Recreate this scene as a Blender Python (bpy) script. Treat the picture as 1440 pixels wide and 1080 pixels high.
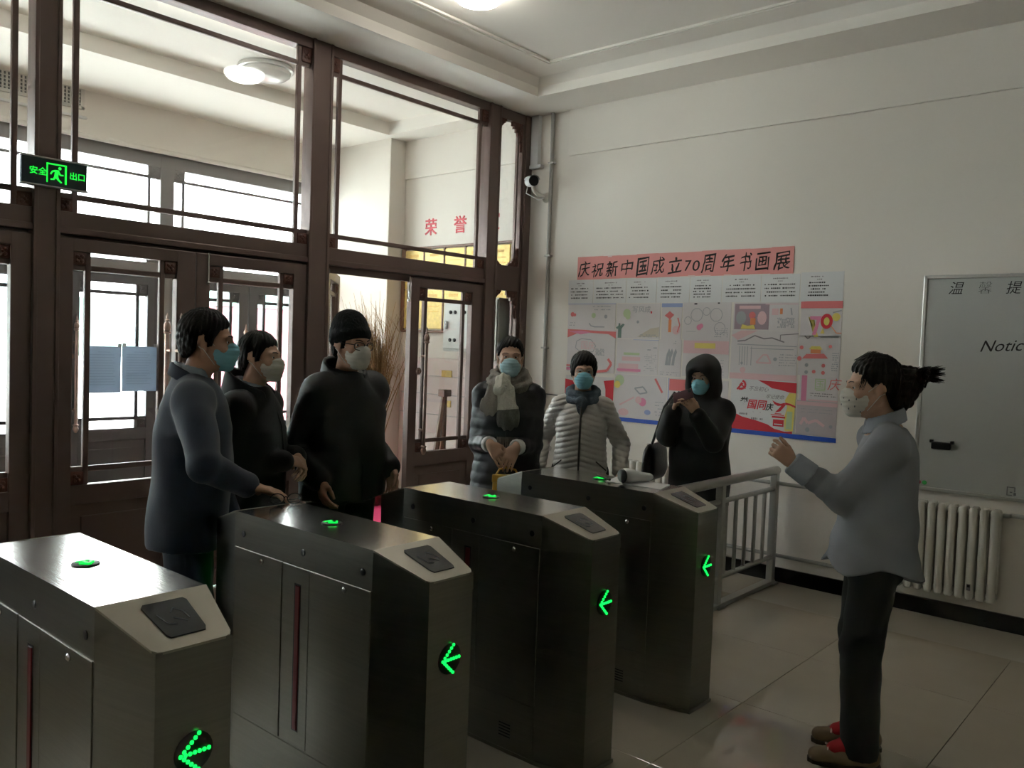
import bpy, bmesh, math, random
import numpy as np
from mathutils import Vector, Matrix

for o in list(bpy.data.objects):
    bpy.data.objects.remove(o)
SC = bpy.context.scene
COL = SC.collection
random.seed(7)
PI = math.pi

# ------------------------------------------------------------------ camera, world, light, exposure
YAW, PITCH, ROLL, FPX = math.radians(49.135), math.radians(-2.56), math.radians(2.095), 1178.2
_f = Vector((math.sin(YAW) * math.cos(PITCH), math.cos(YAW) * math.cos(PITCH), math.sin(PITCH)))
_r0 = Vector((math.cos(YAW), -math.sin(YAW), 0))
_u0 = _r0.cross(_f)
_r = _r0 * math.cos(ROLL) + _u0 * math.sin(ROLL)
_u = _r.cross(_f)
cam_d = bpy.data.cameras.new('camera')
cam = bpy.data.objects.new('camera', cam_d)
COL.objects.link(cam)
cam.matrix_world = Matrix(((_r.x, _u.x, -_f.x, 0), (_r.y, _u.y, -_f.y, 0), (_r.z, _u.z, -_f.z, 1.6), (0, 0, 0, 1)))
cam_d.sensor_width = 36
cam_d.lens = FPX / 1440 * 36
cam_d.clip_start = 0.05
cam_d.clip_end = 500
SC.camera = cam

SC.view_settings.view_transform = 'Standard'
SC.view_settings.look = 'None'
SC.view_settings.exposure = 2.0
SC.view_settings.gamma = 1
SC.view_settings.use_curve_mapping = False
SC.cycles.use_denoising = True
SC.cycles.max_bounces = 10
SC.cycles.diffuse_bounces = 6
SC.cycles.glossy_bounces = 4
SC.cycles.transparent_max_bounces = 16
SC.cycles.sample_clamp_indirect = 8
SC.cycles.caustics_reflective = False
SC.cycles.caustics_refractive = False

world = bpy.data.worlds.new('overcast_sky')
SC.world = world
world.use_nodes = True
wn = world.node_tree
bgn = wn.nodes['Background']
bgn.inputs[0].default_value = (0.95, 0.97, 0.97, 1)
bgn.inputs[1].default_value = 5.0


def area_light(name, loc, size, power, col, rot=(0, 0, 0)):
    ld = bpy.data.lights.new(name, 'AREA')
    ld.shape = 'DISK'
    ld.size = size
    ld.energy = power
    ld.color = col
    lo = bpy.data.objects.new(name, ld)
    lo.location = loc
    lo.rotation_euler = rot
    COL.objects.link(lo)
    return lo


# ------------------------------------------------------------------ materials
MATS = {}


def mat(name, col, rough=0.6, metal=0.0, noise=None, bump=None, emit=None, spec=0.5, sheen=0.0, coat=0.0):
    """noise=(scale, amount, (sx,sy,sz)) tints the colour, bump=(scale, strength, (sx,sy,sz)) roughens the surface"""
    if name in MATS:
        return MATS[name]
    m = bpy.data.materials.new(name)
    m.use_nodes = True
    nt = m.node_tree
    b = nt.nodes['Principled BSDF']
    c4 = (*col, 1)
    b.inputs['Base Color'].default_value = c4
    b.inputs['Roughness'].default_value = rough
    b.inputs['Metallic'].default_value = metal
    b.inputs['Specular IOR Level'].default_value = spec
    b.inputs['Sheen Weight'].default_value = sheen
    b.inputs['Coat Weight'].default_value = coat
    tc = None

    def noise_tex(scale, s3):
        nonlocal tc
        if tc is None:
            tc = nt.nodes.new('ShaderNodeTexCoord')
        mp = nt.nodes.new('ShaderNodeMapping')
        mp.inputs['Scale'].default_value = s3
        nt.links.new(tc.outputs['Object'], mp.inputs[0])
        n = nt.nodes.new('ShaderNodeTexNoise')
        n.inputs['Scale'].default_value = scale
        n.inputs['Detail'].default_value = 4
        nt.links.new(mp.outputs[0], n.inputs[0])
        return n
    if noise:
        n = noise_tex(noise[0], noise[2] if len(noise) > 2 else (1, 1, 1))
        mx = nt.nodes.new('ShaderNodeMix')
        mx.data_type = 'RGBA'
        lo = tuple(max(0, v * (1 - noise[1])) for v in col)
        hi = tuple(min(1, v * (1 + noise[1])) for v in col)
        mx.inputs[6].default_value = (*lo, 1)
        mx.inputs[7].default_value = (*hi, 1)
        nt.links.new(n.outputs[0], mx.inputs[0])
        nt.links.new(mx.outputs[2], b.inputs['Base Color'])
    if bump:
        n = noise_tex(bump[0], bump[2] if len(bump) > 2 else (1, 1, 1))
        bp = nt.nodes.new('ShaderNodeBump')
        bp.inputs['Strength'].default_value = bump[1]
        bp.inputs['Distance'].default_value = 0.01
        nt.links.new(n.outputs[0], bp.inputs['Height'])
        nt.links.new(bp.outputs[0], b.inputs['Normal'])
    if emit:
        b.inputs['Emission Color'].default_value = (*emit[0], 1)
        b.inputs['Emission Strength'].default_value = emit[1]
    MATS[name] = m
    return m


def backlit_paper(name, col):
    """thin paper that lets light through"""
    m = mat(name, col, 0.8)
    nt = m.node_tree
    tl = nt.nodes.new('ShaderNodeBsdfTranslucent')
    tl.inputs[0].default_value = (*col, 1)
    mx = nt.nodes.new('ShaderNodeMixShader')
    mx.inputs[0].default_value = 0.5
    nt.links.new(nt.nodes['Principled BSDF'].outputs[0], mx.inputs[1])
    nt.links.new(tl.outputs[0], mx.inputs[2])
    nt.links.new(mx.outputs[0], nt.nodes['Material Output'].inputs[0])
    return m


def glass_mat(name, tint, refl=1.0):
    if name in MATS:
        return MATS[name]
    m = bpy.data.materials.new(name)
    m.use_nodes = True
    nt = m.node_tree
    nt.nodes.remove(nt.nodes['Principled BSDF'])
    out = nt.nodes['Material Output']
    tr = nt.nodes.new('ShaderNodeBsdfTransparent')
    tr.inputs[0].default_value = (*tint, 1)
    gl = nt.nodes.new('ShaderNodeBsdfGlossy')
    gl.inputs['Roughness'].default_value = 0.01
    gl.inputs[0].default_value = (refl, refl, refl, 1)
    # Schlick reflectance, the same from both faces of the thin pane
    lw = nt.nodes.new('ShaderNodeLayerWeight')
    lw.inputs[0].default_value = 0.5
    pw = nt.nodes.new('ShaderNodeMath')
    pw.operation = 'POWER'
    pw.inputs[1].default_value = 5
    fr = nt.nodes.new('ShaderNodeMath')
    fr.operation = 'MULTIPLY_ADD'
    fr.inputs[1].default_value = 0.96
    fr.inputs[2].default_value = 0.035
    nt.links.new(lw.outputs['Facing'], pw.inputs[0])
    nt.links.new(pw.outputs[0], fr.inputs[0])
    mx = nt.nodes.new('ShaderNodeMixShader')
    nt.links.new(fr.outputs[0], mx.inputs[0])
    nt.links.new(tr.outputs[0], mx.inputs[1])
    nt.links.new(gl.outputs[0], mx.inputs[2])
    nt.links.new(mx.outputs[0], out.inputs[0])
    MATS[name] = m
    return m


WALL = mat('white_wall_paint', (0.74, 0.695, 0.635), 0.85, noise=(1.5, 0.03), bump=(60, 0.03))
CEIL = mat('ceiling_paint', (0.84, 0.80, 0.74), 0.9, noise=(1.2, 0.03))
TILE = mat('polished_cream_tile', (0.415, 0.362, 0.29), 0.05, noise=(3.0, 0.10), spec=0.85)
GROUT = mat('tile_joint', (0.33, 0.29, 0.235), 0.7)
BLACK_STONE = mat('black_skirting_stone', (0.012, 0.012, 0.012), 0.25, noise=(20, 0.4))
BRONZE = mat('bronze_painted_metal', (0.140, 0.093, 0.080), 0.38, metal=0.25, noise=(3, 0.15))
BRONZE_D = mat('dark_bronze_metal', (0.050, 0.036, 0.032), 0.35, metal=0.35, noise=(4, 0.15))
CARVED = mat('carved_red_brown', (0.10, 0.034, 0.022), 0.45, noise=(25, 0.5), bump=(45, 0.6))
OUTDOOR = mat('dark_grey_outer_door', (0.105, 0.098, 0.105), 0.45, metal=0.2, noise=(3, 0.15))
OUTFRAME = mat('grey_brown_outer_frame', (0.25, 0.235, 0.235), 0.45, metal=0.2, noise=(3, 0.15))
GLASS = glass_mat('clear_pane', (0.93, 0.95, 0.95))
BRASS = mat('worn_brass_handle', (0.34, 0.23, 0.19), 0.32, metal=0.9, noise=(8, 0.3))
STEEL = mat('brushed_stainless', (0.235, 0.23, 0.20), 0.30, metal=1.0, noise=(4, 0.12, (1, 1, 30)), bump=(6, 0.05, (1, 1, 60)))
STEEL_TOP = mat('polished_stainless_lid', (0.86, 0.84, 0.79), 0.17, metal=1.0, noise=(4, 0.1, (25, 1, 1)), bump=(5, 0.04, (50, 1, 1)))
FACEPLATE = mat('beige_metal_faceplate', (0.40, 0.375, 0.31), 0.42, metal=0.55, noise=(5, 0.08))
BLACK_PL = mat('black_plastic', (0.012, 0.012, 0.013), 0.35)
DARK_GLASS = mat('card_reader_window', (0.018, 0.019, 0.022), 0.22)
GREY_MARK = mat('grey_print', (0.16, 0.16, 0.17), 0.5)
RED_BAR = mat('dark_red_wing', (0.16, 0.012, 0.018), 0.35)
LED = mat('green_led', (0.0, 0.3, 0.05), 0.4, emit=((0.004, 1.0, 0.07), 0.62))
LED_TOP = mat('green_led_small', (0.0, 0.3, 0.05), 0.4, emit=((0.004, 0.9, 0.08), 0.30))
EXIT_GREEN = mat('lit_green_sign', (0.0, 0.4, 0.04), 0.4, emit=((0.012, 0.85, 0.05), 0.30))
EXIT_BODY = mat('dark_sign_face', (0.008, 0.022, 0.024), 0.3)
CHROME = mat('chrome', (0.7, 0.7, 0.7), 0.12, metal=1.0)
RAIL = mat('dull_steel_rail', (0.46, 0.45, 0.42), 0.38, metal=0.85, noise=(6, 0.1))
RADI = mat('cream_enamel', (0.60, 0.575, 0.52), 0.4, noise=(3, 0.04))
PIPE = mat('grey_painted_pipe', (0.36, 0.35, 0.33), 0.5)
WBOARD = mat('whiteboard_enamel', (0.44, 0.45, 0.43), 0.3, noise=(2, 0.04))
ALU = mat('aluminium_trim', (0.55, 0.54, 0.52), 0.3, metal=0.9)
INK = mat('black_ink', (0.012, 0.010, 0.010), 0.7)
INK_GREY = mat('grey_print_ink', (0.24, 0.22, 0.23), 0.8)
PAPER = mat('white_paper', (0.66, 0.66, 0.66), 0.8, noise=(6, 0.03))
PAPER_W = mat('warm_paper', (0.64, 0.60, 0.60), 0.8, noise=(6, 0.05))
PAPER_B = backlit_paper('bluish_paper', (0.50, 0.57, 0.66))
PINK = mat('pink_banner_paper', (0.72, 0.30, 0.28), 0.8, noise=(5, 0.05))
RED = mat('poster_red', (0.60, 0.03, 0.045), 0.7)
RED_L = mat('poster_light_red', (0.72, 0.20, 0.20), 0.8)
ORANGE = mat('poster_orange', (0.78, 0.28, 0.12), 0.8)
PINK_L = mat('poster_pale_pink', (0.70, 0.47, 0.49), 0.8)
MAGENTA = mat('poster_magenta', (0.72, 0.26, 0.40), 0.8)
YELLOW = mat('poster_yellow', (0.74, 0.62, 0.16), 0.8)
GREEN_P = mat('poster_green', (0.46, 0.56, 0.34), 0.8)
BLUE_P = mat('poster_blue', (0.32, 0.38, 0.62), 0.8)
GREY_P = mat('poster_grey', (0.36, 0.37, 0.39), 0.8)
MAUVE_P = mat('poster_mauve', (0.36, 0.27, 0.31), 0.8)
BLUE_TAPE = mat('blue_tape', (0.012, 0.075, 0.46), 0.5)
LAMP_ON = mat('lit_lamp_glass', (0.9, 0.9, 0.85), 0.4, emit=((1.0, 0.96, 0.86), 9.0))
LAMP_OFF = mat('unlit_lamp_glass', (0.62, 0.61, 0.58), 0.25)
GOLD = mat('gold_plaque', (0.62, 0.45, 0.13), 0.42, metal=0.25, noise=(30, 0.35))
WOOD_F = mat('brown_wood_frame', (0.16, 0.07, 0.035), 0.5, noise=(8, 0.2))
CABG = mat('grey_cabinet', (0.40, 0.39, 0.34), 0.5)
CABW = mat('white_cabinet', (0.58, 0.59, 0.56), 0.45)
STRAW = mat('dry_branch', (0.30, 0.19, 0.08), 0.8, noise=(20, 0.3))
STRAW2 = mat('pale_dry_branch', (0.42, 0.30, 0.17), 0.8, noise=(20, 0.3))
CARPET = mat('magenta_carpet', (0.50, 0.02, 0.11), 0.95, noise=(60, 0.2), bump=(200, 0.3))
GROUND = mat('pale_paving', (0.82, 0.82, 0.80), 0.8, noise=(0.6, 0.05))
BLDG = mat('pale_green_building', (0.40, 0.55, 0.50), 0.8, noise=(0.3, 0.08))
BLDG_W = mat('building_window', (0.22, 0.30, 0.32), 0.2)
RED_TXT = mat('red_lettering', (0.62, 0.03, 0.05), 0.5)
ORANGE_W = mat('orange_wood_edge', (0.50, 0.20, 0.12), 0.5)


# ------------------------------------------------------------------ mesh helpers
class MB:
    """collects shapes; build() links them as one mesh object"""

    def __init__(self):
        self.v, self.f, self.mi = [], [], []
        self.m = 0

    def add(self, vs, fs):
        n = len(self.v)
        self.v += [tuple(p) for p in vs]
        for q in fs:
            self.f.append(tuple(i + n for i in q))
            self.mi.append(self.m)
        return self

    def box(self, x0, x1, y0, y1, z0, z1):
        vs = [(x0, y0, z0), (x1, y0, z0), (x1, y1, z0), (x0, y1, z0), (x0, y0, z1), (x1, y0, z1), (x1, y1, z1), (x0, y1, z1)]
        return self.add(vs, [(0, 3, 2, 1), (4, 5, 6, 7), (0, 1, 5, 4), (1, 2, 6, 5), (2, 3, 7, 6), (3, 0, 4, 7)])

    def bbox(self, x0, x1, y0, y1, z0, z1, b):
        """bevelled box"""
        bm = bmesh.new()
        bmesh.ops.create_cube(bm, size=1)
        bmesh.ops.scale(bm, vec=(x1 - x0, y1 - y0, z1 - z0), verts=bm.verts)
        bmesh.ops.translate(bm, vec=((x0 + x1) / 2, (y0 + y1) / 2, (z0 + z1) / 2), verts=bm.verts)
        bmesh.ops.bevel(bm, geom=bm.edges[:], offset=b, segments=2, affect='EDGES', profile=0.5)
        bm.verts.index_update()
        self.add([v.co for v in bm.verts], [[v.index for v in f.verts] for f in bm.faces])
        bm.free()
        return self

    def prism(self, pts, axis, a, b):
        """pts 2-D loop; extruded along axis 'x','y','z' from a to b"""
        def P(p, t):
            return {'x': (t, p[0], p[1]), 'y': (p[0], t, p[1]), 'z': (p[0], p[1], t)}[axis]
        n = len(pts)
        vs = [P(p, a) for p in pts] + [P(p, b) for p in pts]
        fs = [tuple(range(n))[::-1], tuple(range(n, 2 * n))] + [(i, (i + 1) % n, n + (i + 1) % n, n + i) for i in range(n)]
        return self.add(vs, fs)

    def tube(self, path, r, seg=8, caps=True):
        path = [Vector(p) for p in path]
        rs = r if isinstance(r, (list, tuple)) else [r] * len(path)
        n = len(path)
        up = None
        rings = []
        for i, p in enumerate(path):
            t = (path[min(i + 1, n - 1)] - path[max(i - 1, 0)]).normalized()
            if up is None:
                up = t.cross(Vector((0.31, 0.17, 0.93)))
                if up.length < 1e-3:
                    up = t.cross(Vector((1, 0, 0)))
            up = (up - t * up.dot(t)).normalized()
            w = t.cross(up)
            rings.append([p + (up * math.cos(2 * PI * k / seg) + w * math.sin(2 * PI * k / seg)) * rs[i] for k in range(seg)])
        vs = [q for R in rings for q in R]
        fs = []
        for i in range(n - 1):
            for k in range(seg):
                a, b = i * seg + k, i * seg + (k + 1) % seg
                fs.append((a, b, b + seg, a + seg))
        if caps:
            fs.append(tuple(range(seg))[::-1])
            fs.append(tuple(range((n - 1) * seg, n * seg)))
        return self.add(vs, fs)

    def lathe(self, prof, c, axis='z', seg=20, sgn=1):
        """prof [(r, h)]; axis through c"""
        def P(r, h, a):
            u, v = r * math.cos(a), r * math.sin(a)
            h *= sgn
            return {'z': (c[0] + u, c[1] + v, c[2] + h), 'y': (c[0] + u, c[1] + h, c[2] + v), 'x': (c[0] + h, c[1] + u, c[2] + v)}[axis]
        vs, fs = [], []
        n = len(prof)
        for r, h in prof:
            vs += [P(max(r, 1e-5), h, 2 * PI * k / seg) for k in range(seg)]
        for i in range(n - 1):
            for k in range(seg):
                a, b = i * seg + k, i * seg + (k + 1) % seg
                fs.append((a, b, b + seg, a + seg))
        fs.append(tuple(range(seg))[::-1])
        fs.append(tuple(range((n - 1) * seg, n * seg)))
        return self.add(vs, fs)

    def sphere(self, c, r, seg=14, rings=8):
        r = r if isinstance(r, (tuple, list)) else (r, r, r)
        vs, fs = [], []
        for i in range(rings + 1):
            th = PI * i / rings
            for k in range(seg):
                ph = 2 * PI * k / seg
                vs.append((c[0] + r[0] * max(math.sin(th), 1e-4) * math.cos(ph), c[1] + r[1] * max(math.sin(th), 1e-4) * math.sin(ph), c[2] + r[2] * math.cos(th)))
        for i in range(rings):
            for k in range(seg):
                a, b = i * seg + k, i * seg + (k + 1) % seg
                fs.append((a, a + seg, b + seg, b))
        return self.add(vs, fs)

    def build(self, name, mats, parent=None, org=None, smooth=False, angle=0.6):
        me = bpy.data.meshes.new(name)
        me.from_pydata(self.v, [], self.f)
        for m in (mats if isinstance(mats, (list, tuple)) else [mats]):
            me.materials.append(m)
        if any(self.mi):
            me.polygons.foreach_set('material_index', self.mi)
        bm = bmesh.new()
        bm.from_mesh(me)
        bmesh.ops.recalc_face_normals(bm, faces=bm.faces)
        if smooth:
            for f in bm.faces:
                f.smooth = True
            for e in bm.edges:
                if len(e.link_faces) == 2 and e.calc_face_angle(0) > angle:
                    e.smooth = False
        bm.to_mesh(me)
        bm.free()
        o = bpy.data.objects.new(name, me)
        COL.objects.link(o)
        if org is not None and parent is None:
            me.transform(Matrix.Translation(-Vector(org)))
            o.location = org
        if parent is not None:
            o.parent = parent
            pl = wloc(parent)
            if pl.length > 0 and root_of(parent).name not in LOCAL:
                me.transform(Matrix.Translation(-pl))
        me.update()
        return o


LOCAL = set()


def root_of(o):
    while o.parent:
        o = o.parent
    return o


def wloc(o):
    p = Vector(o.location)
    while o.parent:
        o = o.parent
        p += Vector(o.location)
    return p


def empty(name, loc, label=None, cat=None, group=None, kind=None, local=False, rotz=0):
    o = bpy.data.objects.new(name, None)
    o.empty_display_size = 0.1
    o.location = loc
    o.rotation_euler = (0, 0, rotz)
    COL.objects.link(o)
    if local:
        LOCAL.add(o.name)
    return tag(o, label, cat, group, kind)


def tag(o, label=None, cat=None, group=None, kind=None):
    for k, v in (('label', label), ('category', cat), ('group', group), ('kind', kind)):
        if v:
            o[k] = v
    return o


def copy_tree(o, parent=None):
    c = o.copy()
    COL.objects.link(c)
    if parent:
        c.parent = parent
    for ch in list(o.children):
        copy_tree(ch, c)
    return c


def text_mesh(s, size, extrude=0.0004, bold=0.0, shear=0.0):
    """vertices and faces of lettering in its own plane (x right, y up), starting at x=0"""
    c = bpy.data.curves.new('lettering', 'FONT')
    c.body = s
    c.size = size
    c.extrude = extrude
    c.offset = bold
    c.shear = shear
    c.resolution_u = 3
    o = bpy.data.objects.new('lettering', c)
    COL.objects.link(o)
    bpy.context.view_layer.update()
    m = bpy.data.meshes.new_from_object(o.evaluated_get(bpy.context.evaluated_depsgraph_get()))
    vs = [Vector(v.co) for v in m.vertices]
    fs = [tuple(p.vertices) for p in m.polygons]
    bpy.data.objects.remove(o)
    bpy.data.curves.remove(c)
    bpy.data.meshes.remove(m)
    return vs, fs


def put_text(mb, s, size, orig, ux, uy, un, **kw):
    """lettering on a plane: orig + x*ux + y*uy + z*un"""
    vs, fs = text_mesh(s, size, **kw)
    orig, ux, uy, un = Vector(orig), Vector(ux), Vector(uy), Vector(un)
    mb.add([orig + ux * v.x + uy * v.y + un * v.z for v in vs], fs)
    return mb

# ------------------------------------------------------------------ the setting
XW = 5.756          # plane of the white wall on the right
YG = 4.85           # room face of the inner glazed front
YO = 7.55           # room face of the outer glazed front
ZC, ZS = 3.75, 3.63


def struct(name, mb, m, label=None, **k):
    return tag(mb.build(name, m, **k), label, None, None, 'structure')


floor = struct('floor', MB().box(-3.6, XW, -4.1, 8.2, -0.12, -0.006), GROUT, 'polished cream tiled floor of the lobby and porch')
tile_mb = MB().bbox(-0.3985, 0.3985, -0.3985, 0.3985, -0.006, 0, 0.0012)
first = None
for i in range(-4, 8):
    for j in range(-5, 9):
        x, y = 0.0 + 0.8 * i, 0.44 + 0.8 * j
        if x + 0.4 > XW + 0.1 or x - 0.4 < -3.7:
            continue
        if first is None:
            first = t = tile_mb.build('tile', TILE, floor)
        else:
            t = first.copy()
            COL.objects.link(t)
        t.location = (x, y, 0)

wall_r = struct('wall_right', MB().box(XW, XW + 0.2, -4.2, 7.75, -0.12, 3.95), WALL, 'white painted wall with the paper display and whiteboard')
struct('trim_2', MB().bbox(XW - 0.022, XW, -4.1, 4.42, 3.24, ZS + 0.05, 0.006), WALL, 'shallow plastered beam along the top of the white wall')
struct('trim_3', MB().bbox(XW - 0.022, XW, 4.97, 6.50, 3.25, ZS + 0.05, 0.006), WALL, 'shallow plastered beam along the top of the porch wall')
struct('wall_pillar', MB().bbox(XW - 0.215, XW, 6.5, 7.49, -0.01, ZS + 0.05, 0.008), WALL, 'white pillar standing out from the porch wall')
struct('wall_left', MB().box(-3.7, -3.5, -4.2, 7.75, -0.12, 3.95), WALL, 'white wall on the far left side of the lobby')
struct('wall_rear', MB().box(-3.7, XW + 0.2, -4.2, -4.0, -0.12, 3.95), WALL, 'white wall behind the viewer')
wall_o = struct('wall_outer', MB().box(-3.6, XW + 0.1, YO - 0.06, YO + 0.2, 3.25, 3.95).box(5.57, XW + 0.1, YO - 0.02, YO + 0.2, -0.12, 3.3), WALL, 'white wall over the outer doors of the porch')
MB().tube([(-3.5, YO - 0.065, 3.25), (XW, YO - 0.065, 3.25)], 0.022, 10).build('ledge', WALL, wall_o, smooth=True)
MB().bbox(5.50, 5.62, YO - 0.10, YO + 0.05, -0.05, 3.26, 0.01).build('pier', WALL, wall_o)

ceil = struct('ceiling', MB().box(-3.7, XW + 0.2, -4.2, 7.75, ZC, 3.95), CEIL, 'white ceiling with a lowered border and thin moulding')
m = MB()
m.box(5.294, XW + 0.02, -4.1, 4.413, ZS, ZC + 0.02).box(-3.6, XW + 0.02, 4.413, 4.97, ZS, ZC + 0.02)
m.build('lowered_border', CEIL, ceil)
m = MB().box(-3.6, XW + 0.02, 6.43, YO, ZS, ZC + 0.02).box(5.45, XW + 0.02, 4.97, 6.43, ZS, ZC + 0.02).box(-3.6, 5.45, 4.97, 5.3, ZS, ZC + 0.02)
m.build('lowered_border', CEIL, ceil)
m = MB()
# sloped cove strips along the two lowered borders
m.prism([(5.294, ZS + 0.07), (5.294, ZC + 0.01), (5.20, ZC + 0.01)], 'y', -4.1, 4.413)
m.prism([(4.413, ZS + 0.07), (4.413, ZC + 0.01), (4.33, ZC + 0.01)], 'x', -3.6, 5.294)
m.build('cove', CEIL, ceil)
m = MB()
for d in (0.0, 0.032):
    m.bbox(-3.0, 5.0 - d, 4.055 - d, 4.075 - d, ZC - 0.014, ZC + 0.005, 0.003)
    m.bbox(4.98 - d, 5.0 - d, -3.5, 4.075 - d, ZC - 0.014, ZC + 0.005, 0.003)
m.build('moulding', CEIL, ceil)

struct('baseboard_right', MB().bbox(XW - 0.016, XW + 0.01, -4.0, 4.85, -0.01, 0.096, 0.003), BLACK_STONE, 'black stone skirting along the white wall')
struct('baseboard_porch', MB().bbox(XW - 0.016, XW + 0.01, 4.96, 6.5, -0.01, 0.096, 0.003), BLACK_STONE, 'black stone skirting in the porch')

# ---- glazed fronts
ZT0, ZT1 = 2.148, 2.245       # transom beam
ZTOP = 3.56                   # head of the upper panes


def corner_block(x0, x1, y0, y1, z0, z1):
    """small square block with a carved rosette"""
    b = MB().bbox(x0, x1, y0, y1, z0, z1, 0.005)
    cx, cz, r = (x0 + x1) / 2, (z0 + z1) / 2, (x1 - x0) / 2
    for a in range(4):
        t = PI / 4 + a * PI / 2
        b.sphere((cx + 0.48 * r * math.cos(t), y0, cz + 0.48 * r * math.sin(t)), (0.3 * r, 0.006, 0.3 * r), 8, 5)
    b.sphere((cx, y0, cz), (0.26 * r, 0.011, 0.26 * r), 8, 5)
    return b


def lattice(par, x0, x1, z0, z1, Y, mf, mc, ix=0.075, izt=0.095, izb=0.07, w=0.031):
    """pane with an inset rectangle of thin bars and four carved corner blocks; Y = room face"""
    MB().box(x0 - 0.005, x1 + 0.005, Y + 0.045, Y + 0.051, z0 - 0.005, z1 + 0.005).build('pane', GLASS, par)
    for xa in (x0 + ix, x1 - ix - w):
        MB().bbox(xa, xa + w, Y + 0.015, Y + 0.042, z0, z1, 0.004).build('muntin', mf, par)
    for za in (z0 + izb, z1 - izt - w):
        MB().bbox(x0, x1, Y + 0.018, Y + 0.040, za, za + w, 0.004).build('muntin', mf, par)
    for xa, xb in ((x0, x0 + ix + 0.004), (x1 - ix - 0.004, x1)):
        for za, zb in ((z0, z0 + izb + 0.004), (z1 - izt - 0.004, z1)):
            corner_block(xa, xb, Y + 0.008, Y + 0.044, za, zb).build('corner_block', mc, par, smooth=True)


def pull_handle(par, x, y, mat_, flip=1):
    """tall door pull with a turned spire at the top and two stand-offs"""
    h = MB().tube([(x, y, 0.80), (x, y, 1.60)], 0.0135, 12)
    for z in (0.92, 1.50):
        h.tube([(x, y, z), (x, y + 0.055 * flip, z)], 0.010, 8)
    h = h.build('handle', mat_, par, smooth=True)
    prof = [(r * 0.78, z * 0.85) for r, z in [(0.018, 0), (0.030, 0.006), (0.030, 0.016), (0.020, 0.022), (0.025, 0.030), (0.031, 0.048), (0.024, 0.070), (0.011, 0.088), (0.016, 0.094), (0.016, 0.101), (0.008, 0.108), (0.010, 0.125), (0.002, 0.150)]]
    MB().lathe(prof, (x, y, 1.60), seg=12).build('finial', mat_, h, smooth=True)
    MB().lathe([(r, z) for r, z in prof[:8]], (x, y, 0.80), seg=12, sgn=-1).build('finial', mat_, h, smooth=True)
    return h


door_no = [0]


def door_leaf(x0, x1, Y, label, hx=None, mf=None, mc=None, sl=0.09, sr=0.10, swing=None, outside=True):
    """door leaf with pane, bars, corner blocks, recessed kick panel and tall pulls; swing=(hinge_x, angle)"""
    mf, mc = mf or BRONZE, mc or CARVED
    door_no[0] += 1
    d = empty('door_%d' % door_no[0], ((x0 if not swing else swing[0]), Y + 0.03, 0), label, None, None, 'structure')
    f = MB()
    z0, zg0, zg1, z1 = 0.012, 0.738, 2.034, 2.105
    f.bbox(x0, x0 + sl, Y, Y + 0.055, z0, z1, 0.004).bbox(x1 - sr, x1, Y, Y + 0.055, z0, z1, 0.004)
    f.bbox(x0 + sl - 0.003, x1 - sr + 0.003, Y, Y + 0.055, zg1, z1, 0.004).bbox(x0 + sl - 0.003, x1 - sr + 0.003, Y, Y + 0.055, 0.63, zg0, 0.004)
    f.bbox(x0 + sl - 0.003, x1 - sr + 0.003, Y, Y + 0.055, z0, 0.12, 0.004)
    f.build('leaf_frame', mf, d)
    k = MB().box(x0 + sl - 0.003, x1 - sr + 0.003, Y + 0.018, Y + 0.04, 0.11, 0.64)
    k.bbox(x0 + sl + 0.06, x1 - sr - 0.06, Y + 0.010, Y + 0.03, 0.19, 0.56, 0.006)
    k.build('kick_panel', mf, d)
    lattice(d, x0 + sl, x1 - sr, zg0, zg1, Y, mf, mc, ix=0.068, izt=0.070, izb=0.072)
    if hx is not None:
        pull_handle(d, hx, Y - 0.058, BRASS, 1)
        if outside:
            pull_handle(d, hx, Y + 0.113, BRASS, -1)
        MB().lathe([(0.028, 0), (0.028, 0.008), (0.016, 0.012), (0.012, 0.030)], (hx + (0.03 if hx > (x0 + x1) / 2 else -0.03), Y, 1.38), 'y', 14, -1).build('lock', BRASS, d, smooth=True)
    if swing:
        d.rotation_euler.z = swing[1]
    return d


# frame of the inner front
posts = [(-3.49, -3.35), (-1.76, -1.62), (-0.03, 0.10), (1.697, 1.818), (3.424, 3.58), (5.20, 5.325), (5.665, XW)]
wg = empty('wall_front', (0, YG, 0), 'brown metal frame of the glazed inner front', None, None, 'structure')
for a, b in posts:
    p = MB().bbox(a, b, YG - 0.015, YG + 0.10, 0, ZS, 0.006)
    if b - a > 0.11:
        p.bbox(a - 0.006, a + 0.016, YG - 0.022, YG + 0.09, 0, ZS, 0.004).bbox(b - 0.016, b + 0.006 if b < 5.7 else b, YG - 0.022, YG + 0.09, 0, ZS, 0.004)
    p.build('post', BRONZE, wg)
bx = [(-3.36, -1.75), (-1.63, -0.02), (0.09, 1.70), (1.81, 3.43), (3.57, 5.21)]
for a, b in bx:
    q = MB().bbox(a, b, YG, YG + 0.09, ZT0, ZT1, 0.004).bbox(a, b, YG - 0.012, YG + 0.05, ZT0 - 0.024, ZT0 + 0.012, 0.004)
    q.bbox(a, b, YG + 0.057, YG + 0.09, 2.075, ZT0 + 0.01, 0.003)
    q.build('transom_beam', BRONZE, wg)
    MB().bbox(a, b, YG - 0.004, YG + 0.09, ZTOP, ZS + 0.01, 0.004).build('head_beam', BRONZE, wg)
tz = {0: 'far left', 1: 'left', 2: 'pane left of the exit sign post', 3: 'pane above the double door with paper notices', 4: 'pane above the open doorway'}
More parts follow.
